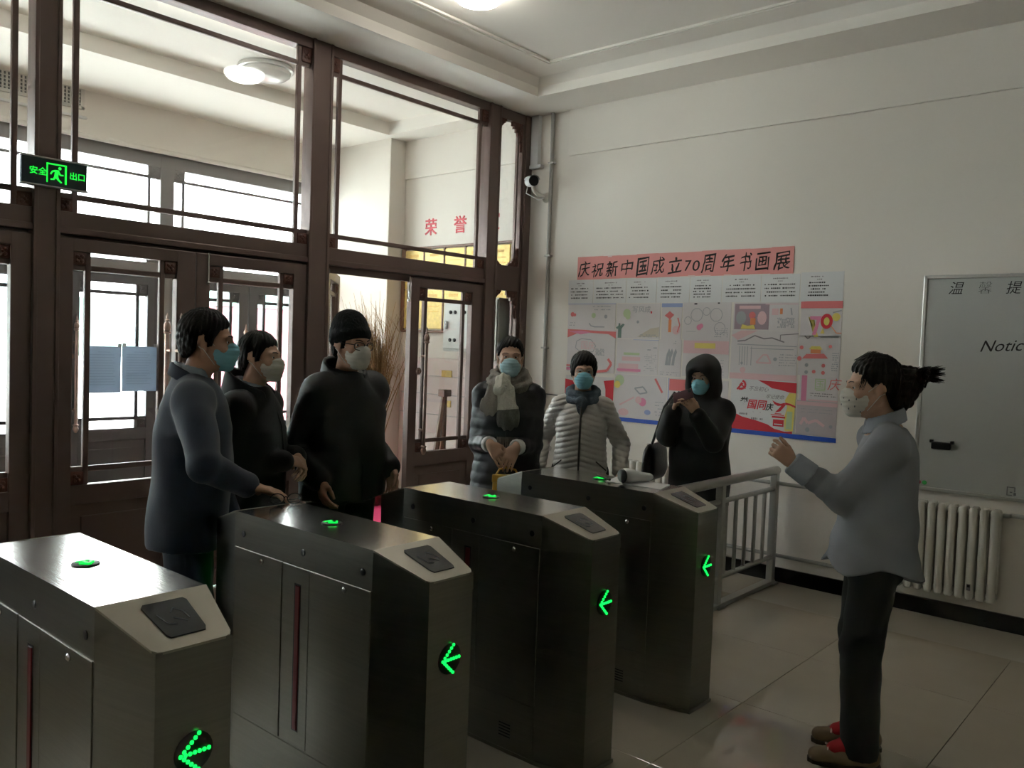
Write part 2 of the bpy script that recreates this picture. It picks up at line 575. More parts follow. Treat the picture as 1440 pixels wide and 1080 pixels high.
for i, (a, b) in enumerate([(-3.35, -1.76), (-1.62, -0.03), (0.10, 1.697), (1.818, 3.424), (3.58, 5.20)]):
    w = empty('window_%d' % (i + 1), (a, YG, ZT1), 'upper %s of the brown glazed front' % tz[i] if i > 1 else 'upper glazed pane beyond the left edge of the view', None, None, 'structure')
    lattice(w, a, b, ZT1, ZTOP, YG, BRONZE, CARVED)

# inner doors
for a in (-3.35, -1.62):
    door_leaf(a + 0.01, a + 0.795, YG, 'glazed door leaf left of the view', a + 0.74)
    door_leaf(a + 0.80, a + 1.585, YG, 'glazed door leaf left of the view', a + 0.85)
door_leaf(0.11, 0.895, YG, 'glazed door leaf left of the view', 0.84)
door_leaf(0.90, 1.690, YG, 'glazed door leaf cut by the left edge of the view', 0.95)
door_leaf(1.826, 2.612, YG, 'glazed brown door leaf with two paper notices taped to its pane', 2.495, sl=0.075, sr=0.118)
door_leaf(2.618, 3.416, YG, 'glazed brown door leaf behind the two men in dark coats', 2.725)
door_leaf(4.385, 5.192, YG, 'glazed brown door leaf closed beside the open doorway', 4.505, sl=0.085, sr=0.13)
door_leaf(3.590, 4.375, YG, 'glazed brown door leaf swung out into the porch', 4.32, swing=(3.590, math.radians(47)))
for n, dx in ((0, 0), (1, 1.66)):
    MB().tube([(2.69 + dx, YG - 0.012, 2.11), (2.69 + dx, YG - 0.012, 1.93)], 0.006, 8).sphere((2.69 + dx, YG - 0.012, 1.925), 0.014, 8, 6).build('bolt', CHROME, wg, smooth=True)

# narrow carved side light
sl_ = empty('window_6', (5.32, YG, 0), 'narrow side light with carved corner brackets beside the white wall', None, None, 'structure')


def bracket(cx, cz, sx, sz, w, h, Y):
    """stepped cloud-shaped corner bracket"""
    pts = [(0, 0), (w, 0), (w, -0.16 * h), (0.86 * w, -0.16 * h), (0.86 * w, -0.26 * h), (0.66 * w, -0.22 * h), (0.66 * w, -0.36 * h), (0.52 * w, -0.36 * h), (0.50 * w, -0.48 * h), (0.36 * w, -0.46 * h), (0.36 * w, -0.66 * h), (0.22 * w, -0.70 * h), (0.22 * w, -0.88 * h), (0.12 * w, -h), (0, -h)]
    b = MB().prism([(cx + sx * p[0], cz + sz * p[1]) for p in pts], 'y', Y + 0.006, Y + 0.03)
    for t in (0.25, 0.5, 0.75):
        b.sphere((cx + sx * w * 0.28 * (1.5 - t), Y + 0.006, cz - sz * h * t * 0.75), (w * 0.13, 0.010, w * 0.13), 10, 6)
    return b


for z0, z1 in ((ZT1 + 0.04, 3.545), (0.70, 2.085)):
    MB().box(5.32, 5.67, YG + 0.045, YG + 0.051, z0 - 0.01, z1 + 0.01).build('pane', GLASS, sl_)
    MB().bbox(5.585, 5.603, YG + 0.015, YG + 0.042, z0, z1, 0.003).build('muntin', BRONZE, sl_)
    MB().bbox(5.635, 5.67, YG + 0.0, YG + 0.05, z0, z1, 0.003).build('side_rail', BRONZE, sl_)
    for sx, cx, w, h in ((1, 5.325, 0.10, 0.13), (-1, 5.645, 0.145, 0.24)):
        bracket(cx, z1, sx, 1, w, h, YG).build('carved_bracket', CARVED, sl_, smooth=True)
        bracket(cx, z0, sx, -1, w, h * 0.75, YG).build('carved_bracket', CARVED, sl_, smooth=True)
MB().bbox(5.32, 5.67, YG, YG + 0.06, 2.085, 2.30, 0.004).bbox(5.32, 5.67, YG, YG + 0.06, 3.545, ZS, 0.004).build('cross_rail', BRONZE, sl_)
MB().bbox(5.32, 5.67, YG, YG + 0.06, 0.0, 0.70, 0.004).bbox(5.37, 5.62, YG - 0.012, YG + 0.02, 0.12, 0.58, 0.006).build('kick_panel', BRONZE, sl_)

# outer front
wo = empty('trim_1', (0, YO, 0), 'grey brown frame of the outer glazed front of the porch', None, None, 'structure')
ox = [-3.20, -1.47, 0.25, 1.98, 3.71, 5.44]
for x in ox:
    MB().bbox(x, x + 0.13, YO, YO + 0.10, 0, 3.26, 0.006).build('post', OUTFRAME, wo)
MB().bbox(-3.5, 5.57, YO + 0.004, YO + 0.09, ZT0 - 0.036, ZT1, 0.004).bbox(-3.5, 5.57, YO + 0.057, YO + 0.09, 2.075, ZT0 + 0.01, 0.003).build('transom_beam', OUTFRAME, wo)
MB().bbox(-3.5, 5.57, YO + 0.004, YO + 0.09, 3.12, 3.26, 0.004).build('head_beam', OUTFRAME, wo)
for i in range(5):
    a, b = ox[i] + 0.13, ox[i + 1]
    w = empty('window_%d' % (7 + i), (a, YO, ZT1), 'upper pane of the outer front of the porch', None, None, 'structure')
    lattice(w, a, b, ZT1, 3.12, YO, OUTFRAME, OUTFRAME, ix=0.085, izt=0.085, w=0.026)
    mid = (a + b) / 2
    door_leaf(a + 0.008, mid - 0.004, YO, 'grey brown outer door leaf of the porch', mid - 0.06, OUTDOOR, OUTDOOR, 0.095, 0.10, outside=False)
    door_leaf(mid + 0.004, b - 0.008, YO, 'grey brown outer door leaf of the porch', mid + 0.06, OUTDOOR, OUTDOOR, 0.10, 0.095, outside=False)

# outside
struct('sky_blocker', MB().bbox(-4.0, 6.2, 7.76, 10.4, 3.72, 3.9, 0.01), WALL, 'added unseen slab outside that blocks overhead sky light at the entrance')  # unseen slab added to keep overhead sky light off the porch pillar
struct('ground', MB().box(-120, 120, 8.2, 160, -0.3, -0.12), GROUND, 'bright pale paving outside the entrance')
for (n, x0, x1, y0, y1, h, lab) in (('left', -20, 22.5, 58, 66, 5.6, 'pale green two storey building far outside seen through the left doors'), ('right', 24.6, 60, 60, 70, 3.6, 'low pale building far outside seen through the door with notices')):
    b = empty('building', ((x0 + x1) / 2, y0, -0.12), lab, 'building')
    MB().box(x0, x1, y0, y1, -0.12, h).box(x0 - 0.3, x1 + 0.3, y0 - 0.3, y1, h, h + 0.35).build('wall', BLDG, b)
    x = x0 + 1.2
    while x < x1 - 2.2:
        for z in ([0.9, 3.5] if h > 4 else [1.0]):
            if x > 5:
                w = MB().box(x, x + 1.5, y0 - 0.06, y0 + 0.1, z, z + 1.5).build('window', BLDG_W, b)
                MB().box(x + 0.72, x + 0.78, y0 - 0.10, y0 - 0.05, z, z + 1.5).box(x, x + 1.5, y0 - 0.10, y0 - 0.05, z + 1.0, z + 1.06).build('window_frame', PAPER, w)
        x += 2.6

# ------------------------------------------------------------------ turnstile gates
GW, GF, GY0, GY1, GB = 0.275, 0.185, 1.757, 2.945, 0.205     # body width, end width, ends, length of a tapered end
GZ, GL, GS = 0.963, 0.897, 0.845                              # lid height, lip height, seam under the lid box
GLN = (GY1 - GY0) / 2


def gate(xc, label):
    g = empty('turnstile_gate', (xc, (GY0 + GY1) / 2, 0), label, 'turnstile', 'row of stainless turnstile gates', local=True)
    w, f, L, B = GW / 2, GF / 2, GLN, GB
    plan = [(-f, -L), (f, -L), (w, -L + B), (w, L - B), (f, L), (-f, L), (-w, L - B), (-w, -L + B)]

    def ring(z, d=0.0):
        return [(x - d * (1 if x > 0 else -1), y - d * (1 if y > 0 else -1), z) for x, y in plan]
    n = 8
    # lower cabinet
    c = MB()
    vs = ring(0.0) + ring(GS)
    c.add(vs, [tuple(range(8))[::-1], tuple(range(8, 16))] + [(i, (i + 1) % 8, 8 + (i + 1) % 8, 8 + i) for i in range(8)])
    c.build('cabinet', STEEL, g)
    # lid box: full-height sides, flat top between the folds
    h = MB()
    top = [(-w, -L + B, GZ), (w, -L + B, GZ), (w, L - B, GZ), (-w, L - B, GZ)]
    lip = [(-f, -L, GL), (f, -L, GL), (f, L, GL), (-f, L, GL)]
    base = ring(GS - 0.002, -0.0015)
    h.add(base + top + lip, [(0, 1, 13, 12), (1, 2, 9, 13), (2, 3, 10, 9), (3, 4, 14, 10), (4, 5, 15, 14), (5, 6, 11, 15), (6, 7, 8, 11), (7, 0, 12, 8)])
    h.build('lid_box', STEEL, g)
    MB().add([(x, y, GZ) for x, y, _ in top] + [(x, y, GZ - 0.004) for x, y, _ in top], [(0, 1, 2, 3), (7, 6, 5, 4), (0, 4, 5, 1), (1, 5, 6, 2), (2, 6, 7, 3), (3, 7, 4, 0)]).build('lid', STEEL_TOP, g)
    for s in (-1, 1):
        ys, yl = s * (L - B), s * L
        # sloping faceplate with rounded lower corners
        o = 0.0015
        r = 0.02

        def fp(u, v):       # u across -1..1, v 0 at the fold, 1 at the lip
            ww = w + (f - w) * v + 0.001
            return (u * ww, ys + (yl - ys) * v - (0.0 if v < 1 else 0), GZ + (GL - GZ) * v + o)
        pts = [fp(-1, 0), fp(-1, 0.93), fp(-0.93, 0.985), fp(-0.8, 1.003), fp(0.8, 1.003), fp(0.93, 0.985), fp(1, 0.93), fp(1, 0)]
        q = MB().add(pts + [(x, y, z - 0.006) for x, y, z in pts], [tuple(range(8)), tuple(range(8, 16))[::-1]] + [(i, (i + 1) % 8, 8 + (i + 1) % 8, 8 + i) for i in range(8)])
        q = q.build('faceplate', FACEPLATE, g)

        def rd(u, v, dz):
            p = fp(u, v)
            return (p[0], p[1], p[2] + dz)
        cs = [(-0.40, 0.22), (-0.33, 0.17), (0.43, 0.17), (0.48, 0.22), (0.50, 0.76), (0.45, 0.82), (-0.38, 0.82), (-0.43, 0.76)]
        pr = [rd(u, v, 0.003) for u, v in cs] + [rd(u, v, -0.002) for u, v in cs]
        cr = MB().add(pr, [tuple(range(8)), tuple(range(8, 16))[::-1]] + [(i, (i + 1) % 8, 8 + (i + 1) % 8, 8 + i) for i in range(8)]).build('card_reader', DARK_GLASS, q)
        mk = MB()
        for (ua, va, ub, vb) in ((-0.26, 0.40, -0.20, 0.58), (-0.20, 0.60, -0.02, 0.62), (0.02, 0.40, 0.12, 0.33), (0.12, 0.33, 0.26, 0.42), (0.26, 0.42, 0.30, 0.56), (0.0, 0.50, 0.22, 0.60)):
            mk.tube([rd(ua, va, 0.0036), rd(ub, vb, 0.0036)], 0.0016, 5)
        if True:
            mk.build('card_symbol', GREY_MARK, q)
        # lit arrow on the end face, pointing left as one faces it
        ya = yl + s * 0.0015
        ar = MB().lathe([(0.047, -0.004), (0.047, 0.003), (0.042, 0.005)], (0, yl, 0.648), 'y', 24, s).build('arrow_lamp', BLACK_PL, g, smooth=True)
        led = MB()
        ex = -1 if s < 0 else 1     # viewer's left in local x
        yy = yl + s * 0.007
        def bead(u, v):
            led.sphere((ex * u, yy, 0.648 + v), (0.0052, 0.004, 0.0052), 8, 5)
        for k in range(7):
            bead(0.034 - k * 0.0115, 0.0)
        for k in range(1, 6):
            bead(0.034 - k * 0.0088, 0.0085 * k)
            bead(0.034 - k * 0.0088, -0.0085 * k)
        led.build('arrow', LED, ar, smooth=True)
    # small lit indicator on the lid
    ti = MB().lathe([(0.036, 0), (0.036, 0.003), (0.033, 0.004)], (0, 0.0, GZ), 'z', 22).build('lid_indicator', BLACK_PL, g, smooth=True)
    a = MB()
    a.bbox(-0.005, 0.005, -0.024, 0.020, GZ + 0.003, GZ + 0.006, 0.001)
    for sx in (-1, 1):
        a.tube([(0, -0.024, GZ + 0.005), (sx * 0.018, -0.004, GZ + 0.005)], 0.0042, 6)
    a.bbox(-0.018, 0.018, 0.018, 0.026, GZ + 0.003, GZ + 0.006, 0.001)
    a.build('indicator_arrow', LED_TOP, ti)
    # both long sides
    for s in (-1, 1):
        def sb(y0, y1, z0, z1, t, b=0.002):
            xa, xb = sorted((s * (w - 0.004), s * (w + t)))
            return MB().bbox(xa, xb, y0, y1, z0, z1, b)
        for y0, y1 in ((-L + B + 0.004, -0.075), (0.085, L - B - 0.004)):
            p = sb(y0, y1, 0.225, GS - 0.010, 0.0035, 0.0015).build('service_door', STEEL, g)
            MB().lathe([(0.010, 0), (0.010, 0.005), (0.006, 0.008)], (s * (w + 0.003), (y0 + y1) / 2 - 0.03, GS - 0.032), 'x', 12, s).build('lock', CHROME, p, smooth=True)
        sb(-L + B + 0.004, L - B - 0.004, 0.006, 0.218, 0.0025).build('base_panel', STEEL, g)
        v = sb(-0.30 + 0.02, -0.205, 0.055, 0.125, 0.0035, 0.001).build('vent_plate', STEEL, g)
        sl = MB()
        for k in range(5):
            xa, xb = sorted((s * w, s * (w + 0.0045)))
            sl.box(xa, xb, -0.272, -0.213, 0.062 + k * 0.012, 0.067 + k * 0.012)
        sl.build('vent_slot', BLACK_PL, v)
        q = sb(-0.071, 0.081, 0.225, GS - 0.010, 0.002).build('slot_panel', STEEL, g)
        xa, xb = sorted((s * (w - 0.002), s * (w + 0.0028)))
        q2 = MB().box(xa, xb, -0.026, 0.010, 0.275, 0.778).build('slot', BLACK_PL, q)
        xa, xb = sorted((s * (w + 0.001), s * (w + 0.006)))
        MB().bbox(xa, xb, -0.022, 0.002, 0.280, 0.772, 0.002).build('barrier_wing', RED_BAR, q)
        for y in (-0.345, -0.033, 0.33):
            MB().lathe([(0.0115, 0), (0.0115, 0.002), (0.009, 0.003)], (s * (w + 0.001), y, 0.888), 'x', 14, s).build('sensor_eye', BLACK_PL, g, smooth=True)
    MB().add([(x, y, 0.0) for x, y, _ in ring(0, -0.006)] + [(x, y, 0.014) for x, y, _ in ring(0, -0.006)], [tuple(range(8))[::-1], tuple(range(8, 16))] + [(i, (i + 1) % 8, 8 + (i + 1) % 8, 8 + i) for i in range(8)]).build('foot_plate', STEEL, g)
    return g


gx = [0.963, 1.787, 2.608, 3.407]
gl = ['stainless turnstile gate nearest the viewer with bright window reflections on its lid, lower left',
      'stainless turnstile gate with a hand and folded glasses resting on its lid',
      'stainless turnstile gate with a bare lid, third from the left',
      'stainless turnstile gate with paper and a white scanner on its lid, beside the railing']
g0 = gate(gx[0], gl[0])
for x, lab in zip(gx[1:], gl[1:]):
    g = copy_tree(g0)
    g.location.x = x
    g['label'] = lab

# paper, pen and handheld scanner on the last gate
p = MB()
pc = [(3.375, 1.985), (3.53, 2.03), (3.525, 2.33), (3.36, 2.285)]
p.add([(x, y, GZ + 0.0005) for x, y in pc] + [(x, y, GZ + 0.003) for x, y in pc], [(3, 2, 1, 0), (4, 5, 6, 7), (0, 1, 5, 4), (1, 2, 6, 5), (2, 3, 7, 6), (3, 0, 4, 7)])
tag(p.build('paper_sheet', PAPER, org=(3.45, 2.15, GZ)), 'white paper sheet lying on the lid of the gate beside the railing', 'paper')
tag(MB().tube([(3.365, 2.275, GZ + 0.010), (3.375, 2.270, GZ + 0.010), (3.43, 2.395 - 0.02, GZ + 0.010), (3.445, 2.42 - 0.02, GZ + 0.010)][::-1], [0.002, 0.005, 0.005, 0.003], 8).build('pen', BLACK_PL, org=(3.40, 2.33, GZ + 0.010), smooth=True), 'black pen lying on the paper sheet on the turnstile', 'pen')
sc = empty('handheld_scanner', (3.445, 2.175, GZ + 0.003), 'white handheld thermometer scanner with a dark oval face on the paper sheet', 'scanner', local=True, rotz=math.radians(-14))
MB().tube([(-0.075, 0, 0.034), (-0.06, 0, 0.036), (-0.03, 0, 0.034), (0.03, 0, 0.026), (0.10, 0, 0.020), (0.115, 0, 0.019)], [0.030, 0.036, 0.034, 0.024, 0.0185, 0.012], 18).build('body', PAPER, sc, smooth=True)
MB().lathe([(0.028, 0), (0.034, 0.004), (0.030, 0.010), (0.012, 0.013)], (-0.076, 0, 0.036), 'x', 20, -1).build('lens_face', BLACK_PL, sc, smooth=True)

# ------------------------------------------------------------------ railing
ry = 2.41
rl = empty('railing', (4.65, ry, 0), 'grey steel tube railing between the last gate and the white wall', 'railing')
MB().tube([(3.56, ry, 0.80), (5.668, ry, 0.80)], 0.030, 14).build('handrail', RAIL, rl, smooth=True)
for x in (3.62, 4.83, 5.64):
    MB().bbox(x - 0.024, x + 0.024, ry - 0.024, ry + 0.024, 0.0, 0.79, 0.004).build('post', RAIL, rl)
    MB().bbox(x - 0.045, x + 0.045, ry - 0.045, ry + 0.045, 0.0, 0.012, 0.003).build('base_plate', RAIL, rl)
for z in (0.675, 0.19):
    MB().tube([(3.58, ry, z), (5.66, ry, z)], 0.0165, 10).build('cross_rail', RAIL, rl, smooth=True)
MB().bbox(3.60, 5.66, ry - 0.03, ry + 0.03, 0.0, 0.028, 0.003).build('floor_rail', RAIL, rl)
x = 3.77
while x < 5.60:
    if abs(x - 4.83) > 0.05:
        MB().tube([(x, ry, 0.185), (x, ry, 0.68)], 0.0125, 10).build('bar', RAIL, rl, smooth=True)
    x += 0.1425

# ------------------------------------------------------------------ radiators and pipes


def radiator(y0, y1, label, sticker=None):
    r = empty('radiator', (XW - 0.06, (y0 + y1) / 2, 0.15), label, 'radiator', 'white column radiators')
    n = int(round((y1 - y0) / 0.0605))
    proto = None
    for k in range(n):
        y = y1 - (k + 0.5) * (y1 - y0) / n
        if proto is None:
            c = MB()
            for xx in (XW - 0.10, XW - 0.04):
                c.tube([(xx, y, 0.165), (xx, y, 0.175), (xx, y, 0.715), (xx, y, 0.728)], [0.016, 0.0245, 0.0245, 0.017], 14)
            for z in (0.20, 0.695):
                c.bbox(XW - 0.115, XW - 0.025, y - 0.022, y + 0.022, z - 0.024, z + 0.024, 0.008)
            proto = c.build('column', RADI, r, smooth=True)
            py = y
        else:
            q = proto.copy()
            COL.objects.link(q)
            q.location = (0, y - py, 0)
    for z in (0.20, 0.695):
        MB().tube([(XW - 0.07, y0 + 0.01, z), (XW - 0.07, y1 - 0.01, z)], 0.017, 10).build('header_tube', RADI, r, smooth=True)
    for y in (y0 + 0.1, y1 - 0.1):
        MB().box(XW - 0.05, XW, y - 0.012, y + 0.012, 0.66, 0.69).build('bracket', RADI, r)
    if sticker is not None:
        y = y1 - (sticker + 0.5) * (y1 - y0) / n
        s = MB().box(XW - 0.1262, XW - 0.1245, y - 0.011, y + 0.011, 0.225, 0.265).build('sticker', INK_GREY, r)
        MB().box(XW - 0.1268, XW - 0.126, y - 0.008, y + 0.008, 0.245, 0.260).build('sticker_print', INK, s)
    return r


radiator(2.96, 3.81, 'white column radiator under the paper display behind the standing people')
radiator(1.015, 1.60, 'white column radiator under the whiteboard with a small sticker', 7)
pp = empty('heating_pipes', (XW - 0.06, 2.3, 0.1), 'two grey heating pipes running along the wall between the radiators', 'pipes')
for z in (0.705, 0.195):
    MB().tube([(XW - 0.065, 1.602, z), (XW - 0.065, 2.958, z)], 0.0135, 10).build('pipe', PIPE, pp, smooth=True)
MB().tube([(XW - 0.065, 1.012, 0.70), (XW - 0.065, 0.985, 0.70), (XW - 0.03, 0.97, 0.70), (XW - 0.03, -1.0, 0.70)], 0.0135, 10).build('pipe', PIPE, pp, smooth=True)
for y in (1.75, 2.8):
    for z in (0.705, 0.195):
        MB().lathe([(0.02, 0), (0.02, 0.05)], (XW - 0.065, y, z), 'y', 10).build('coupling', PIPE, pp, smooth=True)

# ------------------------------------------------------------------ whiteboard


def wp(y, z, d=0.0):       # point on the right wall, d out of it
    return Vector((XW - d, y, z))


RX, RY, RN = Vector((0, -1, 0)), Vector((0, 0, 1)), Vector((-1, 0, 0))
wb = empty('whiteboard', (XW, 0.7, 1.45), 'large whiteboard with handwritten heading and Notice hanging over the right radiator', 'whiteboard')
MB().box(XW - 0.018, XW - 0.001, -0.12, 1.525, 0.80, 2.14).build('board', WBOARD, wb)
for (ya, yb, za, zb) in ((-0.14, 1.538, 2.122, 2.145), (-0.14, 1.538, 0.785, 0.808), (1.515, 1.538, 0.785, 2.145), (-0.14, -0.117, 0.785, 2.145)):
    MB().bbox(XW - 0.026, XW - 0.001, ya, yb, za, zb, 0.004).build('edge_trim', ALU, wb)
tx = MB()
for ch, y, z, s, sh in (('温', 1.398, 2.030, 0.085, 0.25), ('馨', 1.232, 2.032, 0.080, 0.05), ('提', 1.083, 2.030, 0.082, 0.2), ('示', 0.925, 2.030, 0.082, 0.1)):
    put_text(tx, ch, s, wp(y, z, 0.0185), RX, RY, RN, bold=-0.0012 if ch == '馨' else 0.0, shear=sh)
tx.build('heading', INK, wb)
tx = MB()
put_text(tx, 'Notice', 0.098, wp(1.205, 1.672, 0.0185), RX + Vector((0, 0, 0.06)), RY, RN, shear=0.35)
tx.build('handwriting', INK, wb)
tx = MB()
for (a, b, c, d) in ((0.995, 0.990, 0.772, 0.822), (0.995, 0.950, 0.820, 0.825), (0.995, 0.965, 0.772, 0.777), (0.955, 0.950, 0.796, 0.825), (0.978, 0.965, 0.790, 0.796), (0.958, 0.945, 0.775, 0.792)):
    tx.box(XW - 0.0192, XW - 0.018, min(a, b) + 0.015, max(a, b) + 0.015, c + 0.045, d + 0.045)
tx.build('printed_mark', GREY_MARK, wb)
er = empty('board_eraser', (XW - 0.02, 1.38, 1.10), 'black eraser clip stuck on the whiteboard above the radiator', 'eraser')
MB().bbox(XW - 0.05, XW - 0.018, 1.325, 1.435, 1.055, 1.10, 0.006).build('body', BLACK_PL, er)
for y in (1.437, 1.318):
    MB().bbox(XW - 0.045, XW - 0.018, y - 0.010, y + 0.010, 1.092, 1.112, 0.003).build('clip', BLACK_PL, er)
for y, mt, lab in ((1.502, mat('red_magnet', (0.30, 0.03, 0.05), 0.4), 'small dark red magnet in the lower corner of the whiteboard'), (1.467, mat('green_magnet', (0.03, 0.32, 0.06), 0.4), 'small green magnet in the lower corner of the whiteboard')):
    tag(MB().lathe([(0.014, 0), (0.014, 0.006), (0.010, 0.009)], (XW - 0.018, y, 0.833), 'x', 14, -1).build('magnet', mt, org=(XW - 0.018, y, 0.833), smooth=True), lab, 'magnet')

# ------------------------------------------------------------------ paper display
rnd = random.Random(11)


class Sheet:
    """one taped sheet: unit coordinates u 0..1 rightwards, v 0..1 upwards"""

    def __init__(self, y0, y1, z0, z1, label, paper=PAPER_W, name='poster', cat='poster', layer=0, group='posters of the paper display'):
        self.y0, self.w, self.z0, self.h = y0, y0 - y1, z0, z1 - z0
        self.d = 0.002 + layer * 0.0012
        d = self.d
        self.o = tag(MB().box(XW - d - 0.001, XW - d + 0.0008, y1 + 0.003, y0 - 0.003, z0, z1).build(name, paper, org=(XW, (y0 + y1) / 2, z0)), label, cat, group)
        self.dd = d + 0.0012
        self.layers = {}
        self.n = 0

    def mb(self, m):
        if m.name not in self.layers:
            self.layers[m.name] = (MB(), m)
        return self.layers[m.name][0]

    def P(self, u, v, k=0.0):
        return wp(self.y0 - u * self.w, self.z0 + v * self.h, self.dd + k)

    def poly(self, m, pts, k=0.0):
        q = self.mb(m)
        self.n += 1
        k += min(self.n, 150) * 0.000012        # every mark lies on the ones before it
        vs = [self.P(u, v, k + 0.0004) for u, v in pts] + [self.P(u, v, k) for u, v in pts]
        n = len(pts)
        q.add(vs, [tuple(range(n)), tuple(range(n, 2 * n))[::-1]] + [(i, (i + 1) % n, n + (i + 1) % n, n + i) for i in range(n)])
        return self

    def rect(self, m, u0, v0, u1, v1, k=0.0):
        return self.poly(m, [(u0, v0), (u1, v0), (u1, v1), (u0, v1)], k)

    def disc(self, m, u, v, r, k=0.0, ry=None, n=14):
        ru, rv = r / self.w, (ry or r) / self.h
        return self.poly(m, [(u + ru * math.cos(2 * PI * i / n), v + rv * math.sin(2 * PI * i / n)) for i in range(n)], k)

    def line(self, m, pts, t=0.004, k=0.0):
        for (a, b), (c, d) in zip(pts[:-1], pts[1:]):
            dx, dy = (c - a) * self.w, (d - b) * self.h
            L = math.hypot(dx, dy) or 1
            nx, ny = -dy / L * t / 2 / self.w, dx / L * t / 2 / self.h
            self.poly(m, [(a + nx, b + ny), (a - nx, b - ny), (c - nx, d - ny), (c + nx, d + ny)], k)
        return self

    def rows(self, m, u0, u1, v0, v1, n, dens=0.75, t=0.007):
        """rows of unreadably small writing"""
        for i in range(n):
            v = v1 + (v0 - v1) * (i + 0.5) / n
            u = u0 + rnd.random() * 0.03
            while u < u1 - 0.01:
                L = (0.006 + 0.007 * rnd.random()) / self.w
                if rnd.random() < dens:
                    hh = t / self.h * (0.7 + 0.6 * rnd.random()) / 2
                    self.rect(m, u, v - hh, min(u + L, u1), v + hh)
                u += L + 0.004 / self.w
        return self

    def text(self, m, s, size, u, v, **kw):
        put_text(self.mb(m), s, size, self.P(u, v, 0.0005), RX, RY, RN, **kw)
        return self

    def done(self):
        for i, (mb, m) in enumerate(self.layers.values()):
            mb.build('print', m, self.o)


# banner of taped pink sheets with brush lettering
bn = empty('banner', (XW, 3.345, 2.18), 'pink paper banner with black brush lettering above the paper display', 'banner')
segs = [4.287, 4.03, 3.86, 3.70, 3.505, 3.31, 3.12, 2.93, 2.735, 2.57, 2.405]
for i in range(10):
    MB().box(XW - 0.005 - 0.0006 * (i % 2), XW - 0.0035, segs[i + 1] - 0.004, segs[i], 2.185 + 0.002 * (i % 3), 2.377 - 0.002 * ((i * 7) % 3)).build('sheet', PINK, bn)
tx = MB()
chars = [('庆', 4.280, 4.154, 2.211, 2.337), ('祝', 4.139, 4.023, 2.207, 2.320), ('新', 3.995, 3.876, 2.204, 2.332), ('中', 3.849, 3.732, 2.217, 2.332), ('国', 3.699, 3.579, 2.201, 2.349), ('成', 3.567, 3.437, 2.214, 2.343), ('立', 3.412, 3.287, 2.215, 2.336), ('7', 3.262, 3.204, 2.228, 2.310), ('0', 3.195, 3.134, 2.226, 2.307), ('周', 3.123, 3.002, 2.212, 2.346), ('年', 2.964, 2.850, 2.213, 2.344), ('书', 2.805, 2.713, 2.213, 2.348), ('画', 2.689, 2.575, 2.215, 2.342), ('展', 2.554, 2.429, 2.210, 2.341)]
for i, (ch, yl, yr, zb, zt) in enumerate(chars):
    vs, fs = text_mesh(ch, 1.0, extrude=0.004, bold=(0.012 if i in (4, 6, 10) else 0.004), shear=0.12)
    xs_, ys_ = [v.x for v in vs], [v.y for v in vs]
    x0, y0, sx, sy = min(xs_), min(ys_), (yl - yr) / (max(xs_) - min(xs_)), (zt - zb) / (max(ys_) - min(ys_))
    pts = []
    for v in vs:
        # brush-like swelling and wobble of the strokes
        u, w = (v.x - x0) * sx, (v.y - y0) * sy
        k = 0 if ch in '70' else 1
        wx = k * (0.0030 * math.sin(w * 130 + i) + 0.0018 * math.sin(u * 210 + w * 90))
        wy = k * (0.0030 * math.sin(u * 120 + 2 * i) + 0.10 * (u - 0.5 * (yl - yr)))
        pts.append(wp(yl, zb, 0.0062) + RX * (u + wx) + RY * (w + wy) + RN * (v.z * 0.12))
    tx.add(pts, fs)
tx.build('lettering', INK, bn)
for y, z, a, b in ((3.96, 2.372, 0.02, 0.006), (3.20, 2.188, 0.03, 0.006), (3.08, 2.186, 0.04, 0.005), (2.9, 2.187, 0.03, 0.005)):
    MB().box(XW - 0.0066, XW - 0.006, y - a, y + a, z - b, z + b).build('tape', mat('clear_tape', (0.75, 0.6, 0.58), 0.15), bn)

# row of white sheets with poems
ys = [4.378, 4.115, 3.787, 3.503, 3.210, 2.942, 2.634, 2.346, 2.044]
ordn = ['leftmost', 'second', 'third', 'fourth', 'fifth', 'sixth', 'seventh', 'rightmost']
cols = [(0.10, 0.80), (0.08, 0.92), (0.08, 0.75), (0.12, 0.75), (0.1, 0.66), (0.10, 0.86), (0.08, 0.88), (0.18, 0.66)]
for i in range(8):
    s = Sheet(ys[i], ys[i + 1], 1.986, 2.190 if i == 7 else 2.183, 'white sheet with a short printed poem, %s of the row under the pink banner' % ordn[i], PAPER, 'poem_sheet', 'paper', 0, 'white poem sheets under the banner')
    a, b = cols[i]
    c = (a + b) / 2
    s.rows(INK_GREY, c - 0.18, c + 0.2, 0.80, 0.90, 1, 0.8, 0.008)
    s.rows(INK_GREY, c - 0.05, c + 0.08, 0.72, 0.79, 1, 0.9, 0.006)
    s.rows(INK, a, b, 0.16, 0.70, 4 + (i in (4, 7)) * 1, 0.82, 0.0085)
    s.done()

